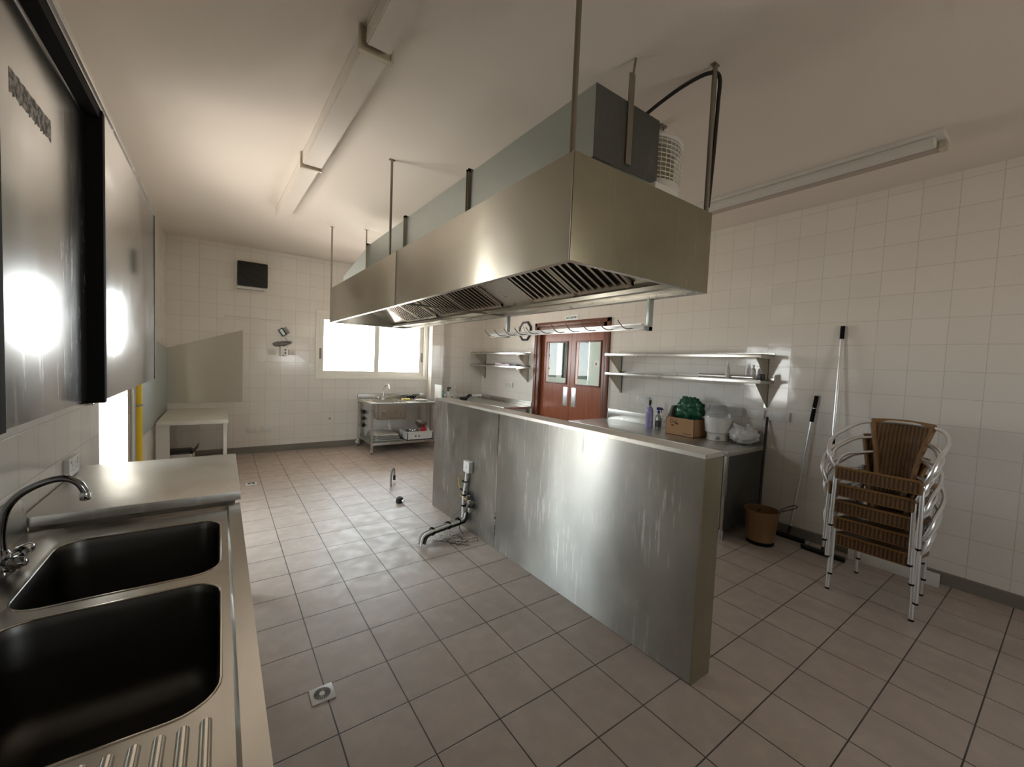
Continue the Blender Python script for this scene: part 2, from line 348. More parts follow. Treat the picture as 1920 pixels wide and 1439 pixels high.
# ------------------------------------------------------------------ double doors
dr = thing('door_1', 'x', 'x', (RX, (DY0+DY1)/2, 0)); del dr['label']; del dr['category']; struct(dr)
b = B(); b.box(RX-.015, RX+.16, DY0, DY0+.10, 0, DZ, .004); b.box(RX-.015, RX+.16, DY1-.10, DY1, 0, DZ, .004); b.box(RX-.015, RX+.16, DY0, DY1, DZ-.10, DZ, .004)
b.box(RX-.03, RX-.0, DY0-.03, DY0+.03, 0, DZ+.03, .004); b.box(RX-.03, RX-.0, DY1-.03, DY1+.03, 0, DZ+.03, .004); b.box(RX-.03, RX, DY0-.03, DY1+.03, DZ-.03, DZ+.03, .004)
b.obj('door_frame', 'door_dark', dr)
for (y0, y1, py0, py1, ppy0, ppy1, st) in ((4.10, 4.822, 4.20, 4.70, 4.675, 4.775, 1), (4.828, 5.55, 4.92, 5.42, 4.87, 4.97, 0)):
    z0, z1 = 1.27, 1.93; x0, x1 = RX+.055, RX+.095
    b = B(); b.box(x0, x1, y0, py0, .01, DZ-.1); b.box(x0, x1, py1, y1, .01, DZ-.1); b.box(x0, x1, py0, py1, .01, z0); b.box(x0, x1, py0, py1, z1, DZ-.1)
    lf = b.obj('door_leaf', 'door', dr, smooth=False)
    b = B(); t = .022
    b.box(x0-.012, x0+.0, py0-t, py1+t, z0-t, z0, .003); b.box(x0-.012, x0+.0, py0-t, py1+t, z1, z1+t, .003); b.box(x0-.012, x0, py0-t, py0, z0, z1, .003); b.box(x0-.012, x0, py1, py1+t, z0, z1, .003)
    b.obj('glazing_bead', 'door_dark', lf)
    B().box(x0+.02, x0+.024, py0, py1, z0, z1).obj('pane', 'glass', lf, smooth=False)
    b = B(); b.box(x0-.003, x0, ppy0, ppy1, .90, 1.205, .001)
    for z in (.915, 1.19):
        for y in (ppy0+.015, ppy1-.015): b.cyl((x0-.006, y, z), (x0-.002, y, z), .005, 8)
    pp = b.obj('push_plate', 'alu', lf); pp['label'] = 'bright metal push plate'
    if st:
        s_ = B().box(x0+.015, x0+.0195, 4.255, 4.325, 1.56, 1.65).obj('sticker', 'white', lf, smooth=False)
        text_mesh('A', .06, 'ink', lf, Matrix.Translation((x0+.013, 4.31, 1.58)) @ Matrix.Rotation(-PI/2, 4, 'Z') @ Matrix.Rotation(PI/2, 4, 'X')).name = 'sticker_letter'

# ================================================================== left side
# wall cabinet
CX = -.34; CZ0, CZ1 = 1.368, 2.412
t = thing('wall_cabinet', 'long stainless wall cabinet with sliding doors hung above the sinks', 'cabinet', (LX, 2.1, CZ0))
b = B(); b.box(LX+.004, LX+.016, .5, 3.5, CZ0, CZ1); b.box(LX+.016, CX-.005, .5, 3.5, CZ1-.028, CZ1-.002); b.box(LX+.016, CX-.09, .5, 3.5, CZ0, CZ0+.015); b.box(LX+.016, CX-.004, 3.485, 3.5, CZ0, CZ1-.028); b.box(LX+.016, CX-.09, .5, .515, CZ0, CZ1-.028)
b.box(CX-.006, CX, .5, 3.5, CZ1-.012, CZ1, .001)
b.obj('body', 'steel_door', t)
b = B(); b.box(CX-.09, CX-.007, .5, 3.48, CZ1-.062, CZ1-.029); b.obj('door_track', 'rubber', t)
ND = CX-.045   # near door plane, set behind
b = B(); b.box(ND-.02, ND, 1.367, 2.12, CZ0-.002, CZ1-.066, .002)
nd = b.obj('sliding_door', 'steel_door', t); nd['label'] = 'near stainless sliding door, scuffed, with a torn sticker'
b = B()
for i in range(14):   # torn sticker remains: ragged strip running up the door
    y = 1.425+i*.0195; k = random.uniform(-.006, .006); b.prism([(y, 2.118+k), (y+.021, 2.119-k), (y+.020, 2.172+k*.7), (y-.001, 2.171)], 0, ND, ND+.0008)
b.obj('sticker_remains', 'residue', nd, smooth=False)
b = B(); b.box(ND-.004, ND+.004, 1.36, 2.09, CZ1-.070, CZ1-.064); b.obj('door_edge_strip', 'chrome', nd)
b = B(); b.box(ND-.03, ND+.003, 1.28, 1.366, CZ0-.006, CZ1-.076, .002); b.obj('handle_strip', 'rubber', nd)
b = B(); b.box(ND-.02, ND, .52, 1.29, CZ0, CZ1-.078, .002); b.obj('sliding_door', 'steel_door', t)
b = B(); b.box(CX-.02, CX, 2.085, 3.40, CZ0, CZ1-.031, .002); fd = b.obj('sliding_door', 'steel_door_flat', t)
B().box(CX-.085, CX-.0, 2.05, 2.084, CZ0-.012, CZ1-.03, .004).obj('handle_strip', 'rubber', fd); B().box(CX-.01, CX+.001, 3.40, 3.44, CZ0, CZ1-.03, .002).obj('handle_strip', 'rubber', fd)
b = B(); b.box(CX-.075, CX-.03, 2.052, 2.083, CZ0-.02, CZ0-.0125, .002); b.obj('guide_clip', 'chrome', fd)

# sink unit
SZ = .85
def rrect(x0, x1, y0, y1, r, n=6):
    out = []
    for cx, cy, a in ((x1-r, y1-r, 0), (x0+r, y1-r, PI/2), (x0+r, y0+r, PI), (x1-r, y0+r, 3*PI/2)):
        for k in range(n+1): out.append((cx+r*math.cos(a+k*PI/2/n), cy+r*math.sin(a+k*PI/2/n)))
    return out
t = thing('sink_unit', 'stainless double bowl sink with ribbed drainer nearest the camera', 'sink', (-.27, 1.3, 0))
bm = bmesh.new(); XL, XR, Y0, Y1 = LX+.006, .077, .45, 2.283
def loop(pts, z): return [bm.verts.new((x, y, z)) for x, y in pts]
def stitch(A, C):
    n = len(A)
    for i in range(n): bm.faces.new((A[i], A[(i+1) % n], C[(i+1) % n], C[i]))
def edges(A): return [bm.edges.get((A[i], A[(i+1) % len(A)])) or bm.edges.new((A[i], A[(i+1) % len(A)])) for i in range(len(A))]
out = loop([(XR, Y1), (XL, Y1), (XL, Y0), (XR, Y0)], SZ)
inn = rrect(-.515, .034, .52, 2.262, .03)
A = loop(inn, SZ); bmesh.ops.triangle_fill(bm, edges=edges(out)+edges(A), use_beauty=True)
A2 = loop(rrect(-.488, .026, .53, 2.250, .028), SZ-.011); stitch(A, A2)
holes = []
B1 = rrect(-.475, .002, 1.615, 2.125, .075); B2 = rrect(-.475, .004, .985, 1.555, .085)
H1, H2 = loop(B1, SZ-.012), loop(B2, SZ-.012)
bmesh.ops.triangle_fill(bm, edges=edges(A2)+edges(H1)+edges(H2), use_beauty=True)
# skirt edge
lo = loop([(XR, Y1), (XL, Y1), (XL, Y0), (XR, Y0)], SZ-.045); stitch(out, lo)
o = B(); o.bm.free(); o.bm = bm
o.obj('sink_top', 'steel_sink', t, ang=25)
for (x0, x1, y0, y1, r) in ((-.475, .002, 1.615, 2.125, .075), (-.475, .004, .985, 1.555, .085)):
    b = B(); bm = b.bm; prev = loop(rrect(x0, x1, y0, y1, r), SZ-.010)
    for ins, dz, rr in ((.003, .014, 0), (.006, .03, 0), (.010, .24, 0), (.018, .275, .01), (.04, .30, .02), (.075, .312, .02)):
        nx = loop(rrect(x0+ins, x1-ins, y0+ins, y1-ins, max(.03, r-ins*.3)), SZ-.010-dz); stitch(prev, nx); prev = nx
    bm.faces.new(prev); o = b.obj('bowl', 'steel_basin_shade', t, ang=60)
    B().tube([(x, y, SZ-.0125) for x, y in rrect(x0, x1, y0, y1, r)], .0032, 6, closed=True).obj('rim_highlight', 'chrome_rib', o)  # bright bead added to carry the highlight along the bowl edge
    B().lathe([(.045, 0), (.045, .004), (.03, .002), (.012, .004), (0, .004)], ((x0+x1)/2, (y0+y1)/2, SZ-.321), 20).obj('waste', 'chrome', o)
b = B()
for i in range(13):
    x = -.020-i*.0345
    b.prism([(x+.0105*math.cos(a), SZ-.013+.0115*math.sin(a)) for a in [k*PI/8 for k in range(9)]], 1, .56, .948)
b.obj('drainer_ribs', 'chrome_rib', t)
b = B(); b.prism([(.45, SZ), (2.28, SZ), (2.265, .96), (2.22, .99), (.45, .99)], 0, LX+.006, LX+.028); b.obj('splashback', 'steel', t)
for x in (LX+.05, XR-.05):
    for y in (.5, 2.24): B().box(x-.02, x+.02, y-.02, y+.02, 0, SZ-.045).obj('leg', 'steel', t)
# mixer tap
t = thing('mixer_tap', 'dark chrome swan neck mixer tap behind the near double sink', 'tap', (-.545, 1.9, SZ))
B().lathe([(.030, 0), (.030, .008), (.022, .014), (.020, .055), (.016, .062), (.012, .07)], (-.545, 1.9, SZ), 24).obj('tap_body', 'chrome_dark', t)
pts = spline([(-.545, 1.90, .91), (-.547, 1.90, .97), (-.537, 1.90, 1.04), (-.508, 1.895, 1.088), (-.460, 1.89, 1.120), (-.412, 1.885, 1.131), (-.378, 1.88, 1.115), (-.362, 1.88, 1.085), (-.360, 1.88, 1.07)], 6)
b = B(); b.tube(pts, .0105, 12); o = b.obj('spout', 'chrome_dark', t)
B().lathe([(.013, 0), (.014, .002), (.014, .022), (.0125, .026)], (-.360, 1.88, 1.055), 16).obj('aerator', 'chrome', o)
for sgn, (dx, dy) in ((1, (.03, .055)), (-1, (.045, -.05))):
    b = B(); c = Vector((-.545+dx*.5, 1.9+dy*.5, .885)); d = Vector((dx, dy, .012)).normalized()
    b.tube([Vector((-.545, 1.9, .885)), c+d*.012], .014, 14)
    b.tube([c+d*.012, c+d*.02, c+d*.05, c+d*.062], [.018, .022, .017, .006], 8); b.obj('tap_handle', 'chrome_dark', t)
# worktop table beyond the sink
t = thing('worktop_table', 'bare steel topped worktop between the near sinks and bright wall recess', 'table', (-.27, 2.72, 0))
b = B(); b.box(LX+.01, .081, 2.285, 3.165, .862, .902, .003); b.obj('worktop', 'steel_top', t)
b = B(); b.box(LX+.02, .06, 2.325, 2.345, .80, .862); b.box(LX+.02, .06, 3.11, 3.13, .80, .862); b.box(.04, .06, 2.345, 3.11, .80, .862); b.obj('apron', 'steel', t)
for x in (LX+.05, .04):
    for y in (2.35, 3.10): B().box(x-.02, x+.02, y-.02, y+.02, 0, .80).obj('leg', 'steel', t)
# sockets
def socket(name, label, p, nrm, du, w_, h_, gangs=2, group=None, d=.022, mt='white', dark=False):
    """plate centred at p on a wall, nrm = outward normal, du = horizontal direction along wall"""
    nrm = Vector(nrm); du = Vector(du); p = Vector(p); up = Vector((0, 0, 1))
    def bx(b, c, a, hh, d0, d1, bev=0):
        lo = c - du*a/2 - up*hh/2 + nrm*d0; hi = c + du*a/2 + up*hh/2 + nrm*d1
        b.box(min(lo.x, hi.x), max(lo.x, hi.x), min(lo.y, hi.y), max(lo.y, hi.y), min(lo.z, hi.z), max(lo.z, hi.z), bev)
    t = thing(name, label, 'socket', p, group)
    b = B(); bx(b, p, w_, h_, .0005, d, .002); b.obj('face_plate', mt, t)
    for g in range(gangs):
        c = p + du*(w_*((g+.5)/gangs-.5))
        for cc, a_, h2 in ((c+up*h_*.10, .004, .009), (c-up*h_*.18-du*.011, .008, .0035), (c-up*h_*.18+du*.011, .008, .0035)):
            b = B(); bx(b, cc, a_, h2, d, d+.0006); b.obj('pin_slot', 'black', t, smooth=False)
        b2 = B(); bx(b2, c+up*h_*.30+du*(.012 if g % 2 else -.012), .011, .016, d, d+.003, .001)
        b2.obj('switch', 'red' if dark and g == 0 else 'white_enamel', t)
    return t
socket('wall_socket', 'white double socket on left wall beside the swan neck tap', (LX, 2.93, .955), (1, 0, 0), (0, 1, 0), .17, .09, 2)
# pipes in front of the left wall beyond the recess
t = thing('gas_pipe', 'bright yellow vertical gas pipe on left wall by the window recess', 'pipe', (-.585, 4.78, 0))
B().cyl((-.585, 4.78, 0), (-.585, 4.78, 2.30), .029, 18).obj('pipe_run', 'yellow', t)
for z in (1.06, 2.2): b = B(); b.tube([(-.585, 4.78, z-.008), (-.585, 4.78, z+.008)], .033, 18); b.box(LX, -.60, 4.765, 4.795, z-.008, z+.008); b.box(-.60, -.57, 4.70, 4.75, z-.006, z+.006); b.obj('pipe_clamp', 'grey_pipe', t)
t = tag(B().cyl((-.598, 4.62, 0), (-.598, 4.62, 2.30), .017, 12).obj('grey_conduit', 'grey_pipe'), 'thin grey vertical conduit left of the yellow pipe', 'pipe')

# prep table in far left corner
PT = .725
t = thing('prep_table', 'white topped prep table in the far left corner', 'table', (-.26, 6.75, 0))
b = B(); b.prism([(LX+.03, 6.06), (.078, 6.06), (.085, 7.40), (LX+.03, 7.40)], 2, PT-.035, PT); b.obj('table_top', 'pot', t)
b = B(); b.box(LX+.03, .08, 6.045, 6.06, PT-.04, PT+.004, .002); b.obj('front_edge', 'pot', t)
for (x, y) in ((.05, 6.10), (.05, 7.36), (-.50, 7.36)): B().box(x-.018, x+.018, y-.018, y+.018, 0, PT-.035).obj('leg', 'pot', t)
B().box(-.60, -.48, 6.10, 6.16, .0, PT-.036).obj('side_post', 'white_enamel', t)
t = tag(B().prism([(LX+.004, .80), (.272, .80), (.272, 1.886), (.255, 1.886), (LX+.004, 1.575)], 1, FY-.012, FY-.001).obj('splash_panel', 'steel_hood'), 'slant topped stainless splash panel on far wall above prep table', 'panel')
tag(B().prism([(5.0, .70), (7.42, .70), (7.42, 1.57), (5.0, 1.75)], 0, LX+.001, LX+.010).obj('splash_panel', 'galv'), 'dull steel splash panel on left wall beside the yellow pipe', 'panel')
# carton under the table
t = thing('open_carton', 'open white carton on the floor beneath the corner prep table', 'box', (-.42, 6.6, 0))
b = B(); x0, x1, y0, y1, z1 = -.57, -.27, 6.30, 6.66, .29
for q in ((x0, x1, y0, y0+.006), (x0, x1, y1-.006, y1), (x0, x0+.006, y0, y1), (x1-.006, x1, y0, y1)): b.box(*q, 0.0, z1)
b.box(x0, x1, y0, y1, 0, .006); b.obj('carton_body', 'card_white', t, smooth=False)
b = B(); b.hexa([(x1, y0, z1), (x1+.0, y1, z1), (x1-.004, y1, z1), (x1-.004, y0, z1), (x1+.05, y0, z1+.07), (x1+.05, y1, z1+.07), (x1+.046, y1, z1+.07), (x1+.046, y0, z1+.07)]); b.obj('flap', 'label_dark', t, smooth=False)
b = B(); b.box(x0+.02, x1-.03, y0+.03, y1-.03, .25, .31, .01); b.obj('dark_contents', 'black', t)
tag(B().box(-.20, .02, 6.9, 7.3, 0, .06, .004).obj('metal_tray', 'steel'), 'flat grey tray on floor under prep table near far wall', 'tray')

# far wall fittings
t = thing('wall_fan', 'white boxed wall fan unit with black front, high on far wall', 'fan', (.36, FY, 2.53))
b = B(); b.prism([(.19, 2.50), (.535, 2.50), (.565, 2.90), (.19, 2.90)], 1, 7.30, FY-.001); b.obj('housing', 'white_enamel', t)
b = B(); b.box(.190, .575, 7.265, 7.30, 2.535, 2.895, .022)
b.obj('front_screen', 'black', t)
b = B()
for i in range(15): b.box(.215, .55, 7.262, 7.266, 2.56+i*.022, 2.565+i*.022)
b.obj('grille', 'rubber', t)
tag(B().box(.04, .80, FY-.012, FY-.001, 2.076, 2.092, .003).box(.04, .055, FY-.012, FY-.001, 2.062, 2.10).obj('cable_trunking', 'pot'), 'thin white horizontal cable trunking on far wall below the boxed fan', 'trunking')
socket('wall_socket', 'faint white socket on far wall, left of the plugged adapter', (.66, FY, 1.58), (0, -1, 0), (1, 0, 0), .10, .086, 1, mt='pot')
socket('wall_socket', 'faint white socket on far wall, right of the plugged adapter', (.93, FY, 1.585), (0, -1, 0), (1, 0, 0), .10, .082, 1, mt='pot')
t = thing('plug_adapter', 'cream socket adapter with two dark holes on far wall under coiled cable', 'adapter', (.808, FY, 1.52))
B().box(.763, .852, FY-.07, FY-.001, 1.52, 1.676, .006).obj('adapter_body', 'cream', t)
for z in (1.572, 1.622): B().cyl((.832, FY-.073, z), (.832, FY-.069, z), .012, 12).obj('hole', 'black', t)
B().cyl((.803, FY-.073, 1.532), (.803, FY-.069, 1.532), .009, 10).obj('hole', 'grey_pipe', t)
t = thing('cable_coil', 'bundle of coiled dark cable on top of the cream adapter', 'cable', (.79, FY-.03, 1.68))
for k in range(6):
    b = B(); pts = []
    for i in range(28):
        a = 2*PI*i/28; pts.append((.79+(.10+.008*k)*math.cos(a)+.01*math.sin(3*a+k), FY-.02-.008*k, 1.70+.022*math.sin(a)+.006*k+.02*math.cos(a)))
    b.tube(pts, .0045, 6, closed=True); b.obj('cable_loop', 'grey_pipe', t)
B().tube(spline([(.83, FY-.02, 1.83), (.84, FY-.015, 1.80), (.87, FY-.015, 1.76), (.88, FY-.02, 1.72)], 4), .003, 6).obj('cable_lead', 'grey_pipe', t)
t = thing('power_supply', 'dark tilted power supply with grey label fixed to far wall', 'power supply', (.81, FY, 1.85))
ca, sa = math.cos(-.98), math.sin(-.98)
def rb(cx, cz, hw, hh, y0, y1):
    q = [(cx+ca*u-sa*v, cz+sa*u+ca*v) for u, v in ((-hw, -hh), (hw, -hh), (hw, hh), (-hw, hh))]; return B().prism(q, 1, y0, y1)
rb(.795, 1.90, .062, .035, FY-.035, FY-.001).obj('casing', 'black', t); rb(.850, 1.93, .055, .022, FY-.03, FY-.001).obj('heat_sink', 'grey_pipe', t)
rb(.793, 1.90, .048, .020, FY-.0365, FY-.035).obj('rating_label', 'galv', t)
socket('wall_socket', 'left of two low white sockets on far wall beside prep table', (.402, FY, .378), (0, -1, 0), (1, 0, 0), .14, .10, 2)
socket('wall_socket', 'right of two low white sockets on far wall beside prep table', (.592, FY, .378), (0, -1, 0), (1, 0, 0), .155, .10, 2)
tag(B().cyl((1.518, FY-.015, .491), (1.518, FY-.001, .491), .017, 12).obj('pipe_stub', 'brass'), 'tiny brass pipe stub in the far wall left of the far sink', 'pipe')

# ================================================================== far sink table
t = thing('sink_table', 'stainless sink table under the far window', 'sink', (2.54, 6.99, 0))
TX0, TX1, TY0, TY1, TZ = 1.965, 3.12, 6.58, 7.22, .822
TY1 = 7.40
b = B(); bm = b.bm; out = loop([(TX1, TY1), (TX0, TY1), (TX0, TY0), (TX1, TY0)], TZ); H = loop(rrect(2.10, 2.62, 6.70, 7.12, .05), TZ-.004)
bmesh.ops.triangle_fill(bm, edges=edges(out)+edges(H), use_beauty=True); lo = loop([(TX1, TY1), (TX0, TY1), (TX0, TY0), (TX1, TY0)], TZ-.04); stitch(out, lo); b.obj('table_top', 'steel', t)
b = B(); bm = b.bm; prev = loop(rrect(2.10, 2.62, 6.70, 7.12, .05), TZ-.004)
for ins, z in ((.006, TZ-.02), (.012, .56), (.03, .53), (.08, .522)): nx = loop(rrect(2.10+ins, 2.62-ins, 6.70+ins, 7.12-ins, .05), z); stitch(prev, nx); prev = nx
bm.faces.new(prev); b.obj('bowl', 'steel', t)
B().box(TX0, TX1+.1, FY-.035, FY-.012, TZ, TZ+.09, .003).obj('splashback', 'steel', t)
for x in (TX0+.02, TX1-.02):
    for y in (TY0+.02, TY1-.03):
        lg = B().box(x-.018, x+.018, y-.018, y+.018, .02, TZ-.04).obj('leg', 'steel', t); B().cyl((x, y, 0), (x, y, .022), .014, 12).obj('foot', 'rubber', lg)
b = B(); b.box(TX0+.02, TX1-.02, TY0+.02, TY1-.03, .145, .165, .003); b.box(TX0+.03, TX1-.03, TY0+.004, TY0+.022, .135, .172, .003); b.obj('lower_shelf', 'steel', t)
b = B(); b.tube(spline([(2.36, 6.9, .52), (2.36, 6.9, .44), (2.37, 6.9, .38), (2.40, 6.92, .34), (2.40, 7.0, .32), (2.40, 7.2, .32)], 5), .022, 12); b.obj('waste_pipe', 'white', t)
t = thing('sink_tap', 'chrome swan neck tap on the far sink under the window', 'tap', (2.36, 7.24, TZ))
B().lathe([(.022, 0), (.022, .02), (.016, .03), (.013, .05)], (2.36, 7.24, TZ), 18).obj('tap_body', 'chrome', t)
B().tube(spline([(2.36, 7.24, .86), (2.365, 7.235, .95), (2.375, 7.22, 1.04), (2.40, 7.19, 1.085), (2.43, 7.16, 1.07), (2.44, 7.15, 1.02)], 5), .014, 10).obj('spout', 'chrome', t)
for s_ in (-1, 1): b = B(); b.tube([(2.36, 7.24, .855), (2.36+s_*.045, 7.235, .857)], .011, 10); b.tube([(2.36+s_*.045, 7.235, .857), (2.36+s_*.05, 7.235, .857), (2.36+s_*.085, 7.23, .86)], [.02, .024, .016], 10); b.obj('tap_handle', 'chrome', t)
tag(B().box(2.63, 2.77, 6.98, 7.07, TZ+.001, TZ+.031, .008).obj('sponge', 'sponge'), 'yellow sponge on the far sink table', 'sponge')
t = thing('washing_up_tools', 'dark bunched scouring brushes lying at back of the far sink table', 'brush', (2.87, 7.22, TZ))
for i in range(3): b = B(); b.tube([(2.80+.05*i, 7.20, TZ+.03), (2.86+.05*i, 7.24, TZ+.05)], [.03, .022], 9); b.tube([(2.86+.05*i, 7.24, TZ+.05), (2.93+.05*i, 7.20, TZ+.09)], .007, 6); b.obj('scouring_brush', 'black', t)
tag(B().lathe([(.001, 0), (.07, 0), (.115, .012), (.118, .016), (.07, .006), (.001, .006)], (2.93, 6.90, TZ+.001), 28).obj('plate', 'white'), 'white plate lying on far sink table near the steel partition', 'plate')
# under-shelf items
t = thing('plastic_crate', 'pale grey crate of pans on shelf under the far sink', 'crate', (2.83, 6.85, .165))
b = B(); z0 = .166
for (x0, x1, y0, y1) in ((2.60, 3.07, 6.66, 6.672), (2.60, 3.07, 7.03, 7.042), (2.60, 2.612, 6.66, 7.042), (3.058, 3.07, 6.66, 7.042)): b.box(x0, x1, y0, y1, z0, z0+.14)
b.box(2.60, 3.07, 6.66, 7.042, z0, z0+.01); b.box(2.59, 3.08, 6.65, 6.665, z0+.125, z0+.145, .003)
b.obj('crate_body', 'white_enamel', t)
for x in (2.74, 2.80): B().box(x, x+.025, 6.656, 6.660, z0+.05, z0+.08).obj('hand_slot', 'label_dark', t)
tag(B().lathe([(.001, 0), (.10, 0), (.105, .01), (.105, .13), (.11, .134), (.112, .13), (.108, .13), (.10, .012), (.001, .012)], (2.76, 6.85, .178), 24).obj('saucepan', 'chrome'), 'shiny upright saucepan inside the grey crate', 'pan')
tag(B().lathe([(.001, 0), (.06, .005), (.10, .05), (.115, .10), (.11, .10), (.06, .012), (.001, .01)], (2.93, 6.90, .345), 24, (.2, -.2, 1)).obj('mixing_bowl', 'steel'), 'steel bowl on top of the crate under the far sink', 'bowl')
tag(B().box(2.90, 2.98, 6.74, 6.82, .20, .36, .012).obj('red_tub', 'red'), 'small red tub in the crate under the far sink', 'tub')
tag(B().lathe([(.001, 0), (.035, 0), (.035, .13), (.014, .16), (.014, .18), (.001, .18)], (3.02, 6.74, .178), 16).obj('squeeze_bottle', 'pot'), 'cream bottle at right end of the grey crate', 'bottle')
t = thing('folded_tray_stack', 'stack of grey oven trays on shelf under the far sink bowl', 'tray', (2.30, 6.95, .165))
for i in range(4): B().box(2.08+.01*i, 2.52-.015*i, 6.75, 7.25, .167+i*.03, .190+i*.03, .004).obj('oven_tray', ['galv', 'steel', 'galv', 'pot'][i], t)
t = thing('valve_tree', 'small black pipe valves on the wall behind left leg of far sink', 'valve', (2.0, 7.41, .15))
b = B(); b.cyl((2.055, 7.395, .17), (2.055, 7.395, .62), .010, 8); b.obj('riser', 'grey_pipe', t)
for z in (.36, .48, .60): b = B(); b.lathe([(.03, 0), (.036, .01), (.03, .02), (.01, .022)], (2.06, 7.36, z), 14, (0, -1, 0)); b.cyl((2.06, 7.395, z), (2.06, 7.36, z), .01, 8); b.obj('valve_wheel', 'black', t)
t = thing('floor_valve', 'white pipe fitting at floor by the far sink leg', 'valve', (1.93, 7.30, 0))
b = B(); b.tube(spline([(1.93, 7.30, .0), (1.93, 7.30, .08), (1.95, 7.28, .12), (2.0, 7.28, .12)], 4), .013, 8); b.obj('elbow_pipe', 'chrome', t); B().tube([(1.93, 7.27, .09), (1.93, 7.235, .09)], [.025, .02], 12).obj('fitting_cap', 'white', t)

# ================================================================== far right counter (behind the partition)
t = thing('corner_counter', 'steel corner worktop running beyond the double doors behind the partition', 'counter', (4.1, 6.6, 0))
CT = .80
b = B(); b.box(3.93, RX-.008, 5.72, 7.425, CT-.04, CT, .003); b.box(3.52, 3.93, 6.9, 7.425, CT-.04, CT, .003); b.obj('worktop', 'steel_top', t)
b = B(); b.box(RX-.03, RX-.006, 5.70, 7.42, CT, CT+.085, .002); b.box(3.52, RX-.03, 7.395, 7.42, CT, CT+.085, .002); b.obj('splashback', 'steel', t)
for (x, y) in ((3.97, 5.77), (4.47, 5.77), (3.97, 7.35), (4.47, 7.35), (3.56, 6.95)): B().box(x-.02, x+.02, y-.02, y+.02, 0, CT-.04).obj('leg', 'steel', t)
t = thing('side_stand', 'low steel side stand between far sink and pillar', 'stand', (3.36, 6.92, 0))
b = B(); b.box(3.235, 3.50, 6.70, 7.22, CT-.03, CT, .003); b.obj('stand_top', 'steel', t)
for (x, y) in ((3.255, 6.72), (3.48, 6.72), (3.255, 7.2), (3.48, 7.2)): B().box(x-.014, x+.014, y-.014, y+.014, 0, CT-.03).obj('leg', 'steel', t)
tag(B().box(3.236, 3.262, 6.72, 7.0, CT+.001, 1.11, .004).obj('chopping_board', 'white'), 'white board standing on edge beside the far sink', 'board')
def bottle(name, label, x, y, z, r, h, body, cap, neck=.35, trigger=None, band=None, group=None, cat='bottle'):
    t = thing(name, label, cat, (x, y, z), group); z += .001
    hb = h*(.62 if trigger else .80)
    o = B().lathe([(r*.9, 0), (r, .008), (r, hb*.75), (r*.8, hb*.9), (r*neck, hb), (r*neck, hb+.02)], (x, y, z), 20).obj('bottle_body', body, t)
    if band: B().lathe([(r+.0006, hb*.15), (r+.0006, hb*.6)], (x, y, z), 20).obj('bottle_label', band, t)
    if trigger:
        b = B(); zz = z+hb+.02; b.cyl((x, y, zz-.005), (x, y, zz+.03), r*.4, 12); dx, dy = trigger
        b.tube([(x-dx*.02, y-dy*.02, zz+.05), (x+dx*.035, y+dy*.035, zz+.055), (x+dx*.06, y+dy*.06, zz+.045)], [.018, .014, .008], 8)
        b.tube([(x+dx*.025, y+dy*.025, zz+.045), (x+dx*.04, y+dy*.04, zz+.01)], .006, 6); b.obj('trigger', cap, t)
    else: B().lathe([(r*neck*1.15, hb+.012), (r*neck*1.15, h), (.001, h)], (x, y, z), 16).obj('bottle_cap', cap, t)
    return t
bottle('detergent_bottle', 'green detergent bottle standing behind far end of the partition', 3.33, 6.90, CT, .045, .29, 'green_b', 'white')
bottle('spray_bottle', 'white spray bottle with dark trigger beside the green detergent bottle', 3.44, 6.85, CT, .034, .29, 'pot', 'black', trigger=(.8, -.5))
bottle('clear_bottle', 'slim clear bottle right of the dark trigger spray bottle behind the partition', 3.66, 7.0, CT, .028, .27, 'clear', 'white')
t = thing('hand_vacuum', 'small black appliance lying on the corner worktop behind partition', 'appliance', (3.85, 6.97, CT))
b = B(); b.box(3.76, 3.90, 6.93, 7.0, CT+.001, CT+.07, .015); b.obj('appliance_body', 'black', t); B().tube([(3.90, 6.96, CT+.05), (3.95, 6.96, CT+.10), (4.0, 6.96, CT+.095)], [.03, .03, .02], 10).obj('appliance_handle', 'black', t)

# ================================================================== shelves on the right wall
def shelf(label, y0, y1, ztop, x0=4.225, group=None):
    t = thing('wall_shelf', label, 'shelf', ((x0+RX)/2, (y0+y1)/2, ztop-.25))
    b = B(); b.box(x0, RX-.002, y0, y1, ztop-.004, ztop); b.box(x0, x0+.004, y0, y1, ztop-.035, ztop, .001); b.box(x0, RX-.002, y0, y0+.004, ztop-.035, ztop); b.box(x0, RX-.002, y1-.004, y1, ztop-.035, ztop); b.box(RX-.006, RX-.002, y0, y1, ztop, ztop+.02)
    b.obj('shelf_board', 'steel', t)
    for y in (y0+.05, y1-.05 if y1 < 7 else y1-.1):
        b = B(); b.prism([(RX-.002, ztop-.035), (x0+.02, ztop-.035), (x0+.03, ztop-.05), (RX-.02, ztop-.275), (RX-.002, ztop-.28)], 1, y-.0015, y+.0015); b.box(RX-.012, RX-.002, y-.0015, y+.028, ztop-.28, ztop-.035); b.obj('bracket', 'steel_hood', t, smooth=False)
    return t
shelf('long upper stainless shelf on right wall above the white steriliser', 1.83, 3.80, 1.748)
shelf('long lower stainless shelf on right wall holding foil roll and bottles', 1.82, 3.78, 1.492)
shelf('short upper stainless shelf on right wall left of the double doors', 5.81, 7.42, 1.752)
shelf('short lower stainless shelf on right wall left of the double doors, holding a packet', 5.80, 7.42, 1.508)
b = B(); b.cyl((4.33, 1.93, 1.514), (4.33, 2.50, 1.514), .0205, 16); tag(b.obj('foil_roll', 'alu'), 'long silvery foil roll lying on the lower long shelf', 'roll')
bottle('sauce_bottle', 'cream bottle standing by the foil roll on lower shelf', 4.29, 2.17, 1.492, .022, .165, 'pot', 'white')
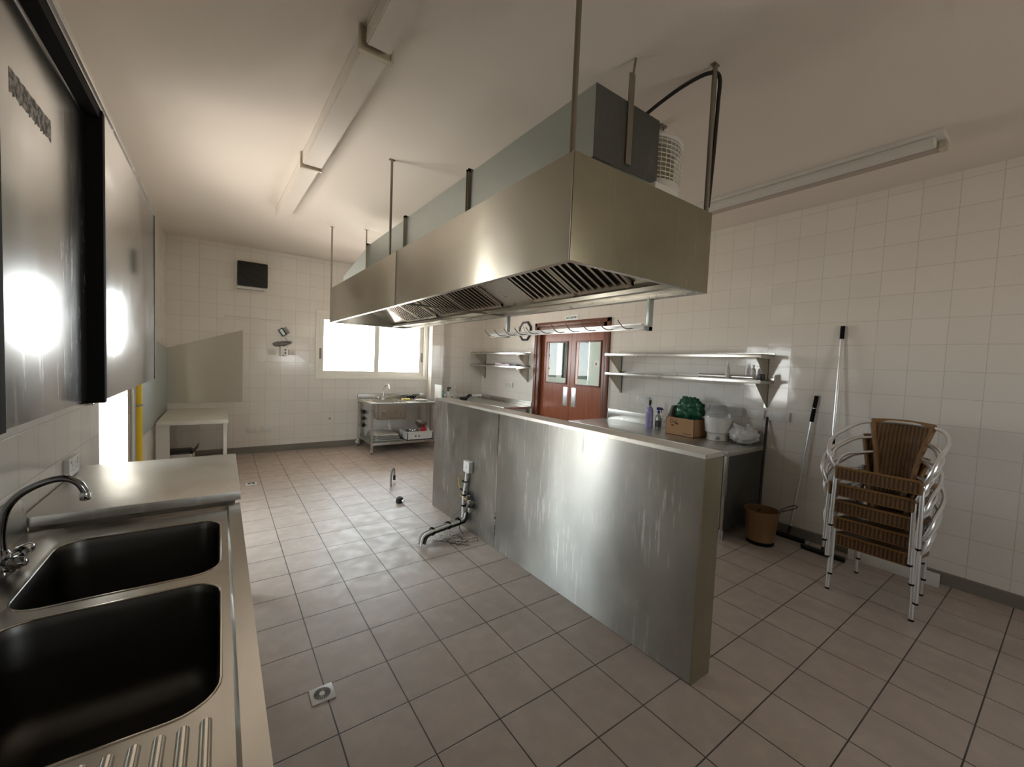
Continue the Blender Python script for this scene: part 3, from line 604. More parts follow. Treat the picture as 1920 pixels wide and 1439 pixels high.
bottle('shaker_bottle', 'short white bottle near right end of the lower long shelf', 4.45, 1.99, 1.492, .024, .15, 'white', 'white')
tag(B().lathe([(.001, 0), (.028, 0), (.03, .01), (.03, .055), (.02, .06), (.001, .06)], (4.35, 1.865, 1.493), 18).obj('black_jar', 'black'), 'small black jar at the right end of lower long shelf', 'jar')
t = tag(B().box(4.28, 4.42, 6.12, 6.42, 1.510, 1.545, .01).box(4.30, 4.40, 6.42, 6.62, 1.510, 1.56, .012).obj('pink_packet', 'pink'), 'pale pink packet lying on the short lower shelf', 'packet')
tag(B().box(4.30, 4.40, 5.93, 6.10, 1.510, 1.54, .006).obj('dark_packet', 'label_dark'), 'small dark packet beside the pink one on short shelf', 'packet')
socket('wall_socket', 'white double socket on right wall below the short shelves', (RX, 6.44, 1.145), (-1, 0, 0), (0, -1, 0), .25, .09, 2, mt='pot')
# wall clock
t = thing('wall_clock', 'octagonal dark framed wall clock left of the double doors', 'clock', (RX, 5.985, 2.15))
def octo(r, ph=PI/8): return [(5.985+r*math.cos(ph+i*PI/4), 2.152+r*math.sin(ph+i*PI/4)) for i in range(8)]
b = B(); bm = b.bm
A = [bm.verts.new((RX-.001, y, z)) for y, z in octo(.19)]; C = [bm.verts.new((RX-.032, y, z)) for y, z in octo(.185)]; D = [bm.verts.new((RX-.028, y, z)) for y, z in octo(.155)]; E_ = [bm.verts.new((RX-.014, y, z)) for y, z in octo(.150)]
for P, Q in ((A, C), (C, D), (D, E_)): stitch(P, Q)
bm.faces.new(A[::-1]); b.obj('clock_frame', 'black', t, smooth=False)
B().cyl((RX-.016, 5.985, 2.152), (RX-.010, 5.985, 2.152), .143, 40).obj('dial', 'white', t)
b = B()
for i in range(12):
    a = i*PI/6; y, z = 5.985+.105*math.sin(a), 2.152+.105*math.cos(a); b.cyl((RX-.0185, y, z), (RX-.016, y, z), .006, 6)
b.obj('hour_marks', 'black', t)
for L, a, r in ((.06, 2.2, .004), (.085, .6, .003)): B().tube([(RX-.02, 5.985, 2.152), (RX-.02, 5.985+L*math.sin(a), 2.152+L*math.cos(a))], r, 6).obj('clock_hand', 'black', t)
# plate above the door
t = thing('door_sign', 'small grey lettered plate on tiles above the double doors', 'sign', (RX, 4.78, 2.28))
B().box(RX-.006, RX-.001, 4.64, 4.93, 2.285, 2.355).obj('sign_plate', 'galv', t)
text_mesh('NO ENTRY', .052, 'ink', t, Matrix.Translation((RX-.0075, 4.915, 2.300)) @ Matrix.Rotation(-PI/2, 4, 'Z') @ Matrix.Rotation(PI/2, 4, 'X')).name = 'sign_lettering'

# ================================================================== right counter
KX, KY0, KY1, KZ = 3.74, 1.84, 3.93, .835
t = thing('base_cabinet', 'stainless base cupboard with worktop along right wall, right of the doors', 'cabinet', (4.13, 2.9, 0))
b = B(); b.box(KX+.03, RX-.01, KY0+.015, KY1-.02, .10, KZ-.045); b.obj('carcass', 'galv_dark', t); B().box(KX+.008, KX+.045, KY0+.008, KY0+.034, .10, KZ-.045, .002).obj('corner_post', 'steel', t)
b = B(); b.box(KX, RX-.003, KY0, KY1, KZ-.045, KZ, .003); b.obj('worktop', 'steel_top', t)
b = B(); b.box(RX-.024, RX-.003, KY0+.01, KY1, KZ, KZ+.135, .002); b.obj('splashback', 'steel', t)
n = 4; wd = (KY1-KY0-.06)/n
for i in range(n):
    y0 = KY0+.035+i*wd; d = B().box(KX+.012, KX+.03, y0+.006, y0+wd-.006, .115, KZ-.065, .003).obj('cupboard_door', 'steel', t)
    hy = y0+.03 if i % 2 == 0 else y0+wd-.05; B().box(KX+.004, KX+.012, hy, hy+.02, .13, KZ-.08, .003).obj('handle', 'steel_hood', d)
for (x, y) in ((KX+.055, KY0+.04), (KX+.055, KY1-.06), (RX-.07, KY0+.04), (RX-.07, KY1-.06)): B().cyl((x, y, 0), (x, y, .10), .022, 14).obj('leg', 'steel', t)
# sockets over the counter
socket('wall_socket', 'white double socket on right wall above the lilac bottle', (RX, 3.36, 1.145), (-1, 0, 0), (0, -1, 0), .20, .085, 2)
for i, (y, lb, dk) in enumerate(((2.60, 'leftmost white switched outlet in the row above the steriliser', 0), (2.44, 'outlet with a red switch in the row above the steriliser', 1), (2.30, 'white fused outlet just right of the red switched one', 0), (2.165, 'white fused outlet left of the two broad double sockets', 0))):
    socket('fused_outlet', lb, (RX, y, 1.14), (-1, 0, 0), (0, -1, 0), .13, .088, 1, dark=bool(dk))
socket('wall_socket', 'broad double socket directly below the lower shelf bracket', (RX, 1.97, 1.14), (-1, 0, 0), (0, -1, 0), .17, .092, 2)
socket('wall_socket', 'broad double socket at right end of the socket row', (RX, 1.755, 1.14), (-1, 0, 0), (0, -1, 0), .20, .092, 2)
# items on the counter
bottle('cleaner_bottle', 'tall lilac cleaner bottle on right counter, left of the spray bottle', 4.27, 3.07, KZ, .045, .34, 'blueb', 'black', neck=.3)
bottle('trigger_bottle', 'grey spray bottle with navy trigger left of the cardboard box', 4.31, 2.97, KZ, .036, .285, 'galv', 'blue_trig', trigger=(0, -1), band='label_dark')
t = thing('cardboard_box', 'brown cardboard box holding a green bag on the right counter', 'box', (4.26, 2.57, KZ))
b = B(); x0, x1, y0, y1, z0, z1 = 4.13, 4.40, 2.405, 2.745, KZ+.001, 1.03
for q in ((x0, x1, y0, y0+.004), (x0, x1, y1-.004, y1), (x0, x0+.004, y0, y1), (x1-.004, x1, y0, y1)): b.box(*q, z0, z1)
b.box(x0, x1, y0, y1, z0, z0+.004); b.obj('box_body', 'card', t, smooth=False)
b = B(); b.hexa([(x0+.01, y1-.004, z1-.01), (x1-.02, y1-.004, z1-.01), (x1-.02, y1, z1-.01), (x0+.01, y1, z1-.01), (x0+.01, y1-.055, z1+.13), (x1-.02, y1-.055, z1+.13), (x1-.02, y1-.05, z1+.13), (x0+.01, y1-.05, z1+.13)]); b.obj('flap', 'card_white', t, smooth=False)
def onbox(s, y, z, size, nm): text_mesh(s, size, 'ink', t, Matrix.Translation((x0-.0006, y, z)) @ Matrix.Rotation(-PI/2, 4, 'Z') @ Matrix.Rotation(PI/2, 4, 'X')).name = nm
onbox('Dul', 2.695, .965, .062, 'box_print')
b = B(); b.prism([(2.665, .925), (2.64, .955), (2.66, .945), (2.68, .955)], 0, x0-.0008, x0); b.prism([(2.59, .955), (2.625, .955), (2.625, .97), (2.59, .97)], 0, x0-.0008, x0); b.prism([(2.43, .862), (2.53, .862), (2.53, .868), (2.43, .868)], 0, x0-.0008, x0); b.obj('box_marks', 'ink', t, smooth=False)
def blob(name, c, r, sq, mt, amp, seed, parent=None, sub=4, fold=3.0):
    from mathutils import noise as mn
    b = B(); bmesh.ops.create_icosphere(b.bm, subdivisions=sub, radius=1)
    for v in b.bm.verts:
        d = v.co.normalized(); f = mn.fractal(d*fold+Vector((seed, 0, 0)), .8, 2.0, 4); rd = abs(mn.noise(d*fold*1.7+Vector((0, seed, 0))))
        v.co = Vector(c)+Vector((d.x*sq[0], d.y*sq[1], d.z*sq[2]))*r*(1+amp*f-amp*.9*rd)
    return b
b = blob('x', (4.265, 2.545, 1.115), 1, (.12, .17, .15), 'green_bag', .28, 3.1)
for v in b.bm.verts:
    v.co.x = min(max(v.co.x, 4.14), 4.39) if v.co.z < 1.04 else v.co.x
    v.co.y = min(max(v.co.y, 2.415), 2.72) if v.co.z < 1.04 else v.co.y
o = b.obj('green_bin_bag', 'green_bag', ang=80); tag(o, 'crumpled dark green plastic bag stuffed in the cardboard box', 'bag')
t = thing('steriliser', 'round white steriliser tub with cloudy lid on the right counter', 'appliance', (4.29, 2.25, KZ))
c = (4.29, 2.235, KZ+.001)
B().lathe([(.095, 0), (.10, .004), (.10, .07), (.104, .075)], c, 36).obj('base', 'white', t)
B().lathe([(.104, .0755), (.118, .09), (.128, .17), (.132, .232), (.136, .236), (.136, .246), (.001, .246)], c, 36).obj('tub', 'white', t)
B().lathe([(.132, .2465), (.128, .27), (.105, .33), (.07, .372), (.04, .38), (.001, .38)], c, 36).obj('lid', 'clear', t)
B().lathe([(.022, 0), (.022, .006), (.014, .012), (.001, .012)], (4.29-.1*.86, 2.235-.1*.5, KZ+.036), 18, (-.86, -.5, 0)).obj('dial_knob', 'galv', t)
b = blob('x', (4.33, 1.985, KZ+.092), 1, (.12, .145, .092), 'bag', .22, 9.3, fold=2.2)
for v in b.bm.verts:
    v.co.z = max(v.co.z, KZ+.002); v.co.x = min(v.co.x, RX-.03); v.co.y = min(v.co.y, 2.098) if v.co.x < 4.42 else v.co.y
for dx, dy in ((-.03, .03), (.05, -.02)):
    b.tube(spline([(4.32+dx, 1.99+dy, KZ+.15), (4.30+dx, 2.0+dy*2, KZ+.20), (4.33+dx, 1.97+dy, KZ+.16)], 4), [.02]*3+[.012]*3+[.018]*3, 6)
tag(b.obj('carrier_bag', 'bag', ang=80), 'knotted white plastic carrier bag at right end of right counter', 'bag')

# ================================================================== central partition
t = thing('low_partition', 'scuffed stainless clad low partition standing in the middle of floor', 'partition', (1.96, 2.5, 0))
def pq(xa, ya, xb, yb, w_): return [(xa, ya), (xb, yb), (xb+w_, yb), (xa+w_, ya)]
def fx(y): return 1.905+(1.862-1.905)*(y-1.04)/(4.0-1.04)
PH = 1.158
B().prism([(fx(1.05)+.004, 1.05), (fx(3.99)+.004, 3.99), (fx(3.99)+.158, 3.99), (fx(1.05)+.158, 1.05)], 2, .0, PH-.012).obj('core', 'galv', t, smooth=False)
for y0, y1 in ((1.044, 2.797), (2.801, 3.996)):
    B().prism([(fx(y0), y0), (fx(y1), y1), (fx(y1)+.0035, y1), (fx(y0)+.0035, y0)], 2, .002, PH-.022).obj('front_panel', 'steel_part', t, smooth=False)
B().prism([(fx(2.8)-.0012, 2.792), (fx(2.8)-.0012, 2.806), (fx(2.8)+.0005, 2.806), (fx(2.8)+.0005, 2.792)], 2, .002, PH-.022).obj('seam_strip', 'chrome', t, smooth=False)
B().prism([(fx(1.04), 1.040), (fx(1.04)+.163, 1.040), (fx(1.05)+.163, 1.0495), (fx(1.05), 1.0495)], 2, .002, PH-.022).obj('end_panel', 'steel_end_shade', t, smooth=False)
B().prism([(fx(4.0), 3.9905), (fx(4.0)+.163, 3.9905), (fx(4.0)+.163, 4.0), (fx(4.0), 4.0)], 2, .002, PH-.022).obj('end_panel', 'steel', t, smooth=False)
b = B(); b.prism([(fx(1.04)-.003, 1.036), (fx(4.0)-.003, 4.004), (fx(4.0)+.167, 4.004), (fx(1.04)+.167, 1.036)], 2, PH-.022, PH); bmesh.ops.bevel(b.bm, geom=b.bm.edges[:], offset=.003, segments=2, affect='EDGES'); b.obj('top_cap', 'steel_top', t)
# services on the partition
X = fx(3.2)
t = thing('junction_box', 'white switch box with trunking fixed on the partition face', 'socket', (X-.02, 3.235, .54))
B().box(X-.045, X-.001, 3.18, 3.285, .545, .648, .005).obj('switch_box', 'white_enamel', t)
B().box(X-.05, X-.045, 3.225, 3.245, .585, .61, .002).obj('rocker', 'white', t)
pt = [(X-.022, 3.25, .545), (X-.024, 3.262, .44), (X-.026, 3.285, .32), (X-.026, 3.29, .2), (X-.03, 3.285, .115), (X-.05, 3.27, .085)]
b = B(); b.tube(spline(pt, 6), .0155, 10); b.obj('trunking', 'white_enamel', t)
for z in (.45, .32, .22): B().box(X-.045, X-.003, 3.245 if z > .4 else 3.262, 3.30, z-.006, z+.006, .002).obj('saddle_clip', 'rubber', t)
t = thing('valve_cluster', 'tarnished chrome gas valves fixed on partition face right of white trunking', 'valve', (X-.03, 3.18, .2))
b = B(); b.tube(spline([(X-.025, 3.215, .36), (X-.025, 3.21, .22), (X-.03, 3.23, .10), (X-.06, 3.25, .07)], 5), .012, 8); b.obj('riser_pipe', 'black', t)
for i, (y, z) in enumerate(((3.19, .33), (3.16, .295), (3.175, .25), (3.145, .225))):
    b = B(); b.cyl((X-.025, y+.03, z), (X-.03, y-.035, z+.006), .014, 10); b.lathe([(.010, 0), (.022, .006), (.022, .022), (.012, .03), (.001, .03)], (X-.034, y-.01, z), 12, (-1, -.2, 0)); b.obj('valve_body', 'chrome' if i % 2 else 'chrome_dark', t)
for z in (.35, .29): b = B(); b.tube([(X-.025, 3.215, z), (X-.03, 3.345, z+.01)], .011, 8); b.obj('side_pipe', 'brass' if z < .3 else 'black', t)
B().tube(spline([(X-.02, 3.30, .36), (X-.03, 3.36, .37), (X-.03, 3.385, .40), (X-.03, 3.39, .46)], 4), .0035, 6).obj('yellow_wire', 'yellow', t)
t = thing('pipe_bundle', 'bundle of capped conduits running from the partition out over floor', 'pipe', (1.6, 3.15, 0))
P0 = Vector((X-.05, 3.26, .075)); P1 = Vector((1.46, 3.14, .085))
for i, (dz, dy, r, mt) in enumerate(((0, 0, .015, 'black'), (.022, .016, .014, 'grey_pipe'), (.0, .034, .015, 'black'), (.024, -.012, .011, 'cream'))):
    o = Vector((0, dy, dz)); e = Vector((-.03*(i % 2), .0, 0))
    b = B(); b.tube(spline([P0+o+Vector((.03, 0, .06)), P0+o, P0.lerp(P1, .5)+o, P1+o, P1+o+Vector((-.05, -.015, -.02))+e, P1+Vector((-.075, -.03+dy, -.062))+e], 6), r, 10)
    b.obj('conduit', mt, t)
for k in (.12, .45, .95): c = P0.lerp(P1, k)+Vector((0, .012, .012)); b = B(); d = (P1-P0).normalized(); b.tube([c-d*.006, c+d*.006], .036, 14); b.obj('cable_tie', 'rubber', t)
t = thing('loose_wires', 'tangle of thin brown wires lying on floor beside the partition', 'wire', (1.68, 3.12, 0))
def wv(pts, r=.0028, mt='wire', nm='wire'): B().tube(spline(pts, 5), r, 5).obj(nm, mt, t)
pts = []
for i in range(60):
    a = i*.9; k = i/60; pts.append((1.48+.20*k, 3.19-.01*k+.02*math.cos(a), .030+.022*math.sin(a)))
B().tube(pts, .003, 5).obj('coiled_wire', 'cream', t)
wv([(1.50, 3.18, .004), (1.56, 3.08, .02), (1.63, 3.03, .006), (1.70, 2.96, .004), (1.72, 2.93, .012)])
wv([(1.52, 3.17, .005), (1.60, 3.15, .04), (1.66, 3.08, .01), (1.75, 3.08, .006), (1.82, 3.06, .004)], mt='cream')
wv([(1.60, 3.12, .004), (1.68, 3.10, .045), (1.70, 3.02, .02), (1.64, 2.99, .004), (1.66, 3.06, .003), (1.76, 3.03, .006)])
wv([(1.80, 3.27, .06), (1.78, 3.22, .03), (1.79, 3.17, .004)], .0035)
wv([(1.86, 3.42, .004), (1.80, 3.44, .05), (1.84, 3.38, .12), (1.855, 3.33, .2), (1.862, 3.29, .27)], .0018)
wv([(1.74, 3.47, .003), (1.78, 3.40, .05), (1.84, 3.36, .09)], .0018)
wv([(1.36, 3.20, .004), (1.40, 3.14, .03), (1.42, 3.10, .004)], .002, 'cream')
wv([(1.34, 3.16, .003), (1.39, 3.13, .015), (1.44, 3.12, .004)], .002, 'cream')
for k in range(5):
    rx, ry = random.uniform(-.03, .03), random.uniform(-.03, .03)
    wv([(1.50+.05*k+rx, 3.17-.02*k+ry, .004), (1.56+.05*k, 3.11-.03*k+ry, .03+.01*(k % 3)), (1.62+.05*k+rx, 3.13-.03*k, .02), (1.60+.055*k, 3.06-.02*k, .004), (1.66+.04*k+rx, 3.03-.01*k, .006)], .0022, 'cream' if k % 2 else 'wire')
# floor fittings
t = thing('hose_stub', 'small arched flexible hose rising from floor left of partition', 'hose', (1.73, 4.92, 0))
B().tube(spline([(1.70, 4.84, 0), (1.70, 4.845, .10), (1.72, 4.88, .17), (1.76, 4.93, .19), (1.785, 4.97, .14), (1.79, 4.98, .085)], 5), .013, 10).obj('hose', 'grey_pipe', t)
B().cyl((1.79, 4.98, .03), (1.79, 4.98, .09), .016, 10).obj('connector', 'black', t)
t = thing('floor_outlet', 'round black capped outlet on the floor tiles left of pipes', 'outlet', (1.581, 4.233, 0))
B().lathe([(.035, 0), (.040, .02), (.038, .05), (.028, .062), (.001, .064)], (1.581, 4.233, .0), 18, (.15, -.2, 1)).obj('outlet_cap', 'black', t)
B().cyl((1.60, 4.20, .03), (1.615, 4.175, .03), .014, 12).obj('outlet_plug', 'chrome', t)
def drain(label, x, y, s, rot):
    t = thing('floor_drain', label, 'drain', (x, y, 0)); b = B(); b.box(x-s, x+s, y-s, y+s, .0005, .005, .002); b.obj('drain_frame', 'white_enamel', t)
    B().lathe([(s*.74, .0052), (s*.74, .006), (.001, .0062)], (x, y, 0), 32).obj('drain_grate', 'pot', t)
    b = B()
    for i in range(22):
        a = 2*PI*i/22; c0, s0 = math.cos(a), math.sin(a); u = Vector((c0, s0, 0)); v = Vector((-s0, c0, 0)); c = Vector((x, y, 0))
        q = [c+u*s*.26-v*s*.018, c+u*s*.70-v*s*.065, c+u*s*.70+v*s*.065, c+u*s*.26+v*s*.018]; b.prism([(p.x, p.y) for p in q], 2, .0064, .0072)
    b.obj('drain_slots', 'black', t, smooth=False)
drain('square floor drain with round slotted grate near the sink unit', .388, 1.947, .050, 0)
drain('small pale floor drain far off near the prep table', .302, 5.668, .055, 0)

# ================================================================== extractor hood
HX0, HX1, HY0, HY1, HZ0, HZ1 = 1.10, 2.10, 1.195, 5.50, 1.97, 2.387
t = thing('extractor_hood', 'long stainless extractor hood hung from the ceiling over the partition', 'hood', (1.6, 3.35, HZ0))
for y0, y1 in ((HY0+.003, 3.153), (3.157, HY1-.003)): B().box(HX0, HX0+.004, y0, y1, HZ0, HZ1, .001).obj('front_panel', 'steel_hood', t)
B().box(HX0-.0015, HX0+.001, 3.151, 3.159, HZ0, HZ1).obj('seam_strip', 'chrome', t)
B().box(HX0+.004, HX1-.004, HY0, HY0+.004, HZ0, HZ1, .001).obj('end_panel', 'steel_end_shade', t)
B().box(HX0+.004, HX1-.004, HY1-.004, HY1, HZ0, HZ1, .001).obj('end_panel', 'steel_hood', t)
B().box(HX1-.004, HX1, HY0+.003, HY1-.003, HZ0, HZ1, .001).obj('back_panel', 'steel_hood', t)
B().box(HX0+.005, HX1-.005, HY0+.005, HY1-.005, HZ1-.005, HZ1-.001).obj('top_panel', 'galv', t)
b = B(); b.box(HX0+.004, HX0+.03, HY0+.004, HY1-.004, HZ0, HZ0+.006); b.box(HX1-.05, HX1-.004, HY0+.004, HY1-.004, HZ0, HZ0+.03); b.box(HX0+.03, HX1-.05, HY0+.004, HY0+.03, HZ0, HZ0+.006); b.box(HX0+.03, HX1-.05, HY1-.03, HY1-.004, HZ0, HZ0+.006); b.obj('bottom_lip', 'steel', t)
# sloped plenum wall: from (1.90, 2.02) to (1.13, 2.377); gutter below
def slope(x): return 2.030+(1.85-x)*.495
b = B()
def sl(y0, y1, xa, xb, off=0.0, th=.003): return [(xa, y0, slope(xa)-off), (xa, y1, slope(xa)-off), (xb, y1, slope(xb)-off), (xb, y0, slope(xb)-off), (xa, y0, slope(xa)-off+th), (xa, y1, slope(xa)-off+th), (xb, y1, slope(xb)-off+th), (xb, y0, slope(xb)-off+th)]
b.hexa(sl(HY0+.005, HY1-.005, 1.90, 1.15)); pb = b.obj('plenum_panel', 'steel', t, smooth=False)
b = B(); b.prism([(1.90, slope(1.90)-.006), (1.90, slope(1.90)), (HX1-.05, HZ0+.028), (HX1-.05, HZ0+.022)], 1, HY0+.005, HY1-.005); b.box(1.87, 1.905, HY0+.005, HY1-.005, slope(1.9)-.028, slope(1.9)-.004); b.obj('grease_gutter', 'steel_hood', t, smooth=False)
def filt(y0, y1, dark):
    b = B(); xa, xb = 1.85, 1.30
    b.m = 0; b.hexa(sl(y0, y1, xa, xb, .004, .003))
    b.m = 1; fr_ = .018
    for q in ((y0, y1, xa, xa-fr_*1.1), (y0, y1, xb+fr_, xb), (y0, y0+fr_, xa, xb), (y1-fr_, y1, xa, xb)): b.hexa(sl(*q, .022, .018))
    n = round((y1-y0-2*fr_)/.058); st = (y1-y0-2*fr_)/n
    for i in range(n):
        yy = y0+fr_+st*(i+.5); w_ = .009
        b.hexa(sl(yy-w_, yy+w_, xa-.02, xb+.02, .020, .002)); b.hexa(sl(yy-w_, yy-w_+.0015, xa-.02, xb+.02, .020, .012)); b.hexa(sl(yy+w_-.0015, yy+w_, xa-.02, xb+.02, .020, .012))
    return b.obj('baffle_filter', ['gap_shade', 'slat'], t, smooth=False)
for y0, y1 in ((1.48, 1.918), (1.922, 2.36), (2.76, 3.308), (3.312, 3.86), (3.98, 4.41), (4.414, 4.84)): filt(y0, y1, 1)
B().cyl((HX0+.02, 3.06, HZ0+.012), (2.05, 3.06, HZ0+.012), .008, 10).obj('cross_rod', 'rod', t)
for i in range(3): B().box(1.50, 1.90, (1.9, 3.3, 4.7)[i]-.15, (1.9, 3.3, 4.7)[i]+.15, HZ1-.001, 2.566, .002).obj('duct_collar', 'galv', t)
for (x, y, r) in ((HX0+.008, 1.215, .0115), (HX0+.006, 3.32, .010), (HX0+.008, 5.485, .010), (2.07, 1.215, .0125), (1.47, 5.30, .008)):
    hr = B().cyl((x, y, HZ1-.002 if x != 1.47 else 2.39), (x, y, CZ), r, 10).obj('hanger_rod', 'rod', t)
    B().box(x-.022, x+.022, y-.012, y+.012, CZ-.006, CZ-.0005).obj('ceiling_fixing', 'rod', hr)
b = B(); b.box(1.62, 1.86, HY0+.02, 1.36, HZ1, HZ1+.012); b.box(1.66, 1.84, HY0+.04, 1.40, HZ1+.012, HZ1+.055); b.obj('top_flange', 'white_enamel', t)
# duct on top
DX0, DX1, DY0_, DZ0, DZ1 = 1.45, 1.945, 1.44, 2.567, 2.910
t = thing('exhaust_duct', 'galvanised rectangular duct lying along the top of the extractor hood', 'duct', (1.7, 3.3, DZ0))
B().box(DX0, DX1, DY0_+.003, 5.16, DZ0, DZ1, .001).obj('duct_run', 'galv', t)
B().box(DX0, DX1, DY0_, DY0_+.003, DZ0, DZ1).obj('end_cap', 'galv_dark', t)
B().hexa([(DX0, 5.16, DZ0), (DX1, 5.16, DZ0), (DX1, 5.36, HZ1+.001), (1.22, 5.36, HZ1+.001), (DX0, 5.16, DZ1), (DX1, 5.16, DZ1), (DX1, 5.36, 2.55), (1.22, 5.36, 2.53)]).obj('tapered_end', 'galv', t, smooth=False)
for y in (2.66, 3.90, 5.15):
    b = B()
    for dy in (-.018, .008): b.box(DX0-.022, DX0, y+dy, y+dy+.004, DZ0, DZ1+.022); b.box(DX0-.022, DX1+.022, y+dy, y+dy+.004, DZ1, DZ1+.022); b.box(DX1, DX1+.022, y+dy, y+dy+.004, DZ0, DZ1+.022)
    b.box(DX0-.006, DX0, y-.014, y+.010, DZ0, DZ1); b.obj('duct_flange', 'rod', t)
b = B(); b.box(1.675, 1.715, DY0_-.008, DY0_-.001, 2.60, 3.05); b.obj('hanging_strap', 'rod', t)
B().cyl((1.70, DY0_-.004, 3.04), (1.72, DY0_+.0, CZ-.001), .006, 8).obj('strap_stud', 'rod', t)
# caged motor fan
t = thing('caged_fan', 'round white fan in a wire cage hung beside the duct', 'fan', (2.2, 1.75, 2.57)); c = (2.2, 1.75, -.035); R = .24
B().lathe([(.10, 2.60), (R*.9, 2.64), (R, 2.67), (R, 2.72), (.02, 2.725)], c, 40).obj('lower_housing', 'white_enamel', t)
B().lathe([(.02, 2.955), (R, 2.96), (R+.008, 2.975), (R, 2.99), (.10, 3.01), (.02, 3.01)], c, 40).obj('top_rim', 'white_enamel', t)
b = B()
for i in range(9):
    z = 2.735+i*.0265; b.tube([(c[0]+R*math.cos(2*PI*k/36), c[1]+R*math.sin(2*PI*k/36), z+c[2]) for k in range(36)], .0028, 5, closed=True)
for k in range(44): a = 2*PI*k/44; b.tube([(c[0]+R*math.cos(a), c[1]+R*math.sin(a), 2.685), (c[0]+R*math.cos(a), c[1]+R*math.sin(a), 2.925)], .0022, 5)
b.obj('wire_cage', 'cream', t)
B().lathe([(.001, 2.725), (.20, 2.725), (.20, 2.90), (.17, 2.954), (.001, 2.954)], c, 28).obj('motor', 'motor_beige', t)
for dx in (-.02, .02):
    b = B()
    for i in range(8):
        z = 2.985+i*.021; ax = (1, 0) if i % 2 else (0, 1)
        b.tube([(2.325+dx+ax[0]*.008*math.cos(a), 1.71+ax[1]*.008*math.cos(a), z+.014*math.sin(a)) for a in [2*PI*k/12 for k in range(12)]], .0028, 5, closed=True)
    b.obj('chain', 'rod', t)
B().box(2.30, 2.36, 1.69, 1.73, CZ-.012, CZ-.0005).obj('ceiling_hook', 'rod', t)
# cable
t = thing('power_cable', 'thick black cable looping from duct to ceiling and down a hanger rod', 'cable', (2.05, 1.3, 2.4))
B().tube(spline([(1.90, 1.62, 2.925), (1.92, 1.56, 2.96), (1.96, 1.46, 3.02), (2.00, 1.34, 3.07), (2.05, 1.24, 3.10), (2.09, 1.20, 3.08), (2.093, 1.20, 2.95), (2.093, 1.205, 2.75), (2.088, 1.21, 2.55), (2.085, 1.215, 2.42)], 6), .010, 8).obj('cable_run', 'black', t)
# utensil rail
t = thing('utensil_rail', 'hooked utensil rail hanging under rear edge of the extractor hood', 'rail', (2.07, 2.3, 1.79))
for y in (1.525, 3.0): b = B(); b.box(2.05, 2.085, y-.012, y+.012, 1.785, HZ0-.001, .002); b.box(1.99, 2.085, y-.012, y+.012, 1.785, 1.81, .002); b.obj('rail_post', 'galv', t)
b = B(); b.box(1.985, 1.991, 1.50, 3.14, 1.785, 1.815, .001); b.box(1.96, 1.991, 1.50, 3.14, 1.812, 1.816); b.obj('rail_bar', 'alu', t)
for i in range(11):
    y = 1.58+i*.148
    B().tube(spline([(1.985, y, 1.795), (1.955, y+.01, 1.79), (1.925, y+.02, 1.798), (1.90, y+.03, 1.825), (1.893, y+.035, 1.84)], 4), .0035, 6).obj('hook', 'rod', t)

# ================================================================== ceiling lights
def batten(label, y0, y1, xa, xb, w_, front, group=None):
    t = thing('ceiling_light', label, 'light', ((xa+xb)/2, (y0+y1)/2, CZ-.10))
    h = w_/2
    b = B(); b.hexa([(xa-h, y0, CZ-.02), (xa+h, y0, CZ-.02), (xb+h, y1, CZ-.02), (xb-h, y1, CZ-.02), (xa-h, y0, CZ-.0005), (xa+h, y0, CZ-.0005), (xb+h, y1, CZ-.0005), (xb-h, y1, CZ-.0005)]); b.obj('mounting_tray', 'white_enamel', t, smooth=False)
    b = B(); b.hexa([(xa-h, y0, CZ-.105), (xa+h, y0, CZ-.105), (xb+h, y1, CZ-.105), (xb-h, y1, CZ-.105), (xa-h, y0, CZ-.0205), (xa+h, y0, CZ-.0205), (xb+h, y1, CZ-.0205), (xb-h, y1, CZ-.0205)])
    bmesh.ops.bevel(b.bm, geom=b.bm.edges[:], offset=.006, segments=2, affect='EDGES'); b.obj('diffuser', 'diffuser', t)
    if front:
        b = B(); x = xa; hh = h+.014
        b.box(x-hh, x+hh, y0-.016, y0+.01, CZ-.119, CZ-.106, .002); b.box(x-hh, x-hh+.012, y0-.016, y0+.01, CZ-.108, CZ-.001, .002); b.box(x+hh-.012, x+hh, y0-.016, y0+.01, CZ-.108, CZ-.001, .002); b.box(x-hh+.003, x+hh-.003, y0-.004, y0-.001, CZ-.106, CZ-.001); b.obj('end_bracket', 'alu_trim', t)
    return t
batten('farthest of three end to end white ceiling lights near left side', 3.665, 5.22, .575, .54, .128, True)
batten('middle of three end to end white ceiling lights near left side', 2.115, 3.625, .610, .578, .140, True)
batten('nearest of three end to end white ceiling lights near left side', .50, 2.075, .640, .612, .118, False)
t = thing('ceiling_light', 'long dull twin tube ceiling light near the right wall', 'light', (3.78, 1.3, CZ-.09))
B().box(3.66, 3.93, .62, 2.25, CZ-.03, CZ-.0005, .002).obj('mounting_tray', 'white_enamel', t)
B().box(3.675, 3.755, .66, 2.22, CZ-.085, CZ-.031, .012).obj('diffuser', 'white_enamel', t)
B().box(3.785, 3.865, .66, 2.22, CZ-.075, CZ-.031, .006).obj('diffuser', 'fixture_dull', t)
B().box(3.785, 3.865, .625, .659, CZ-.080, CZ-.031, .003).obj('end_cap', 'alu_trim', t)

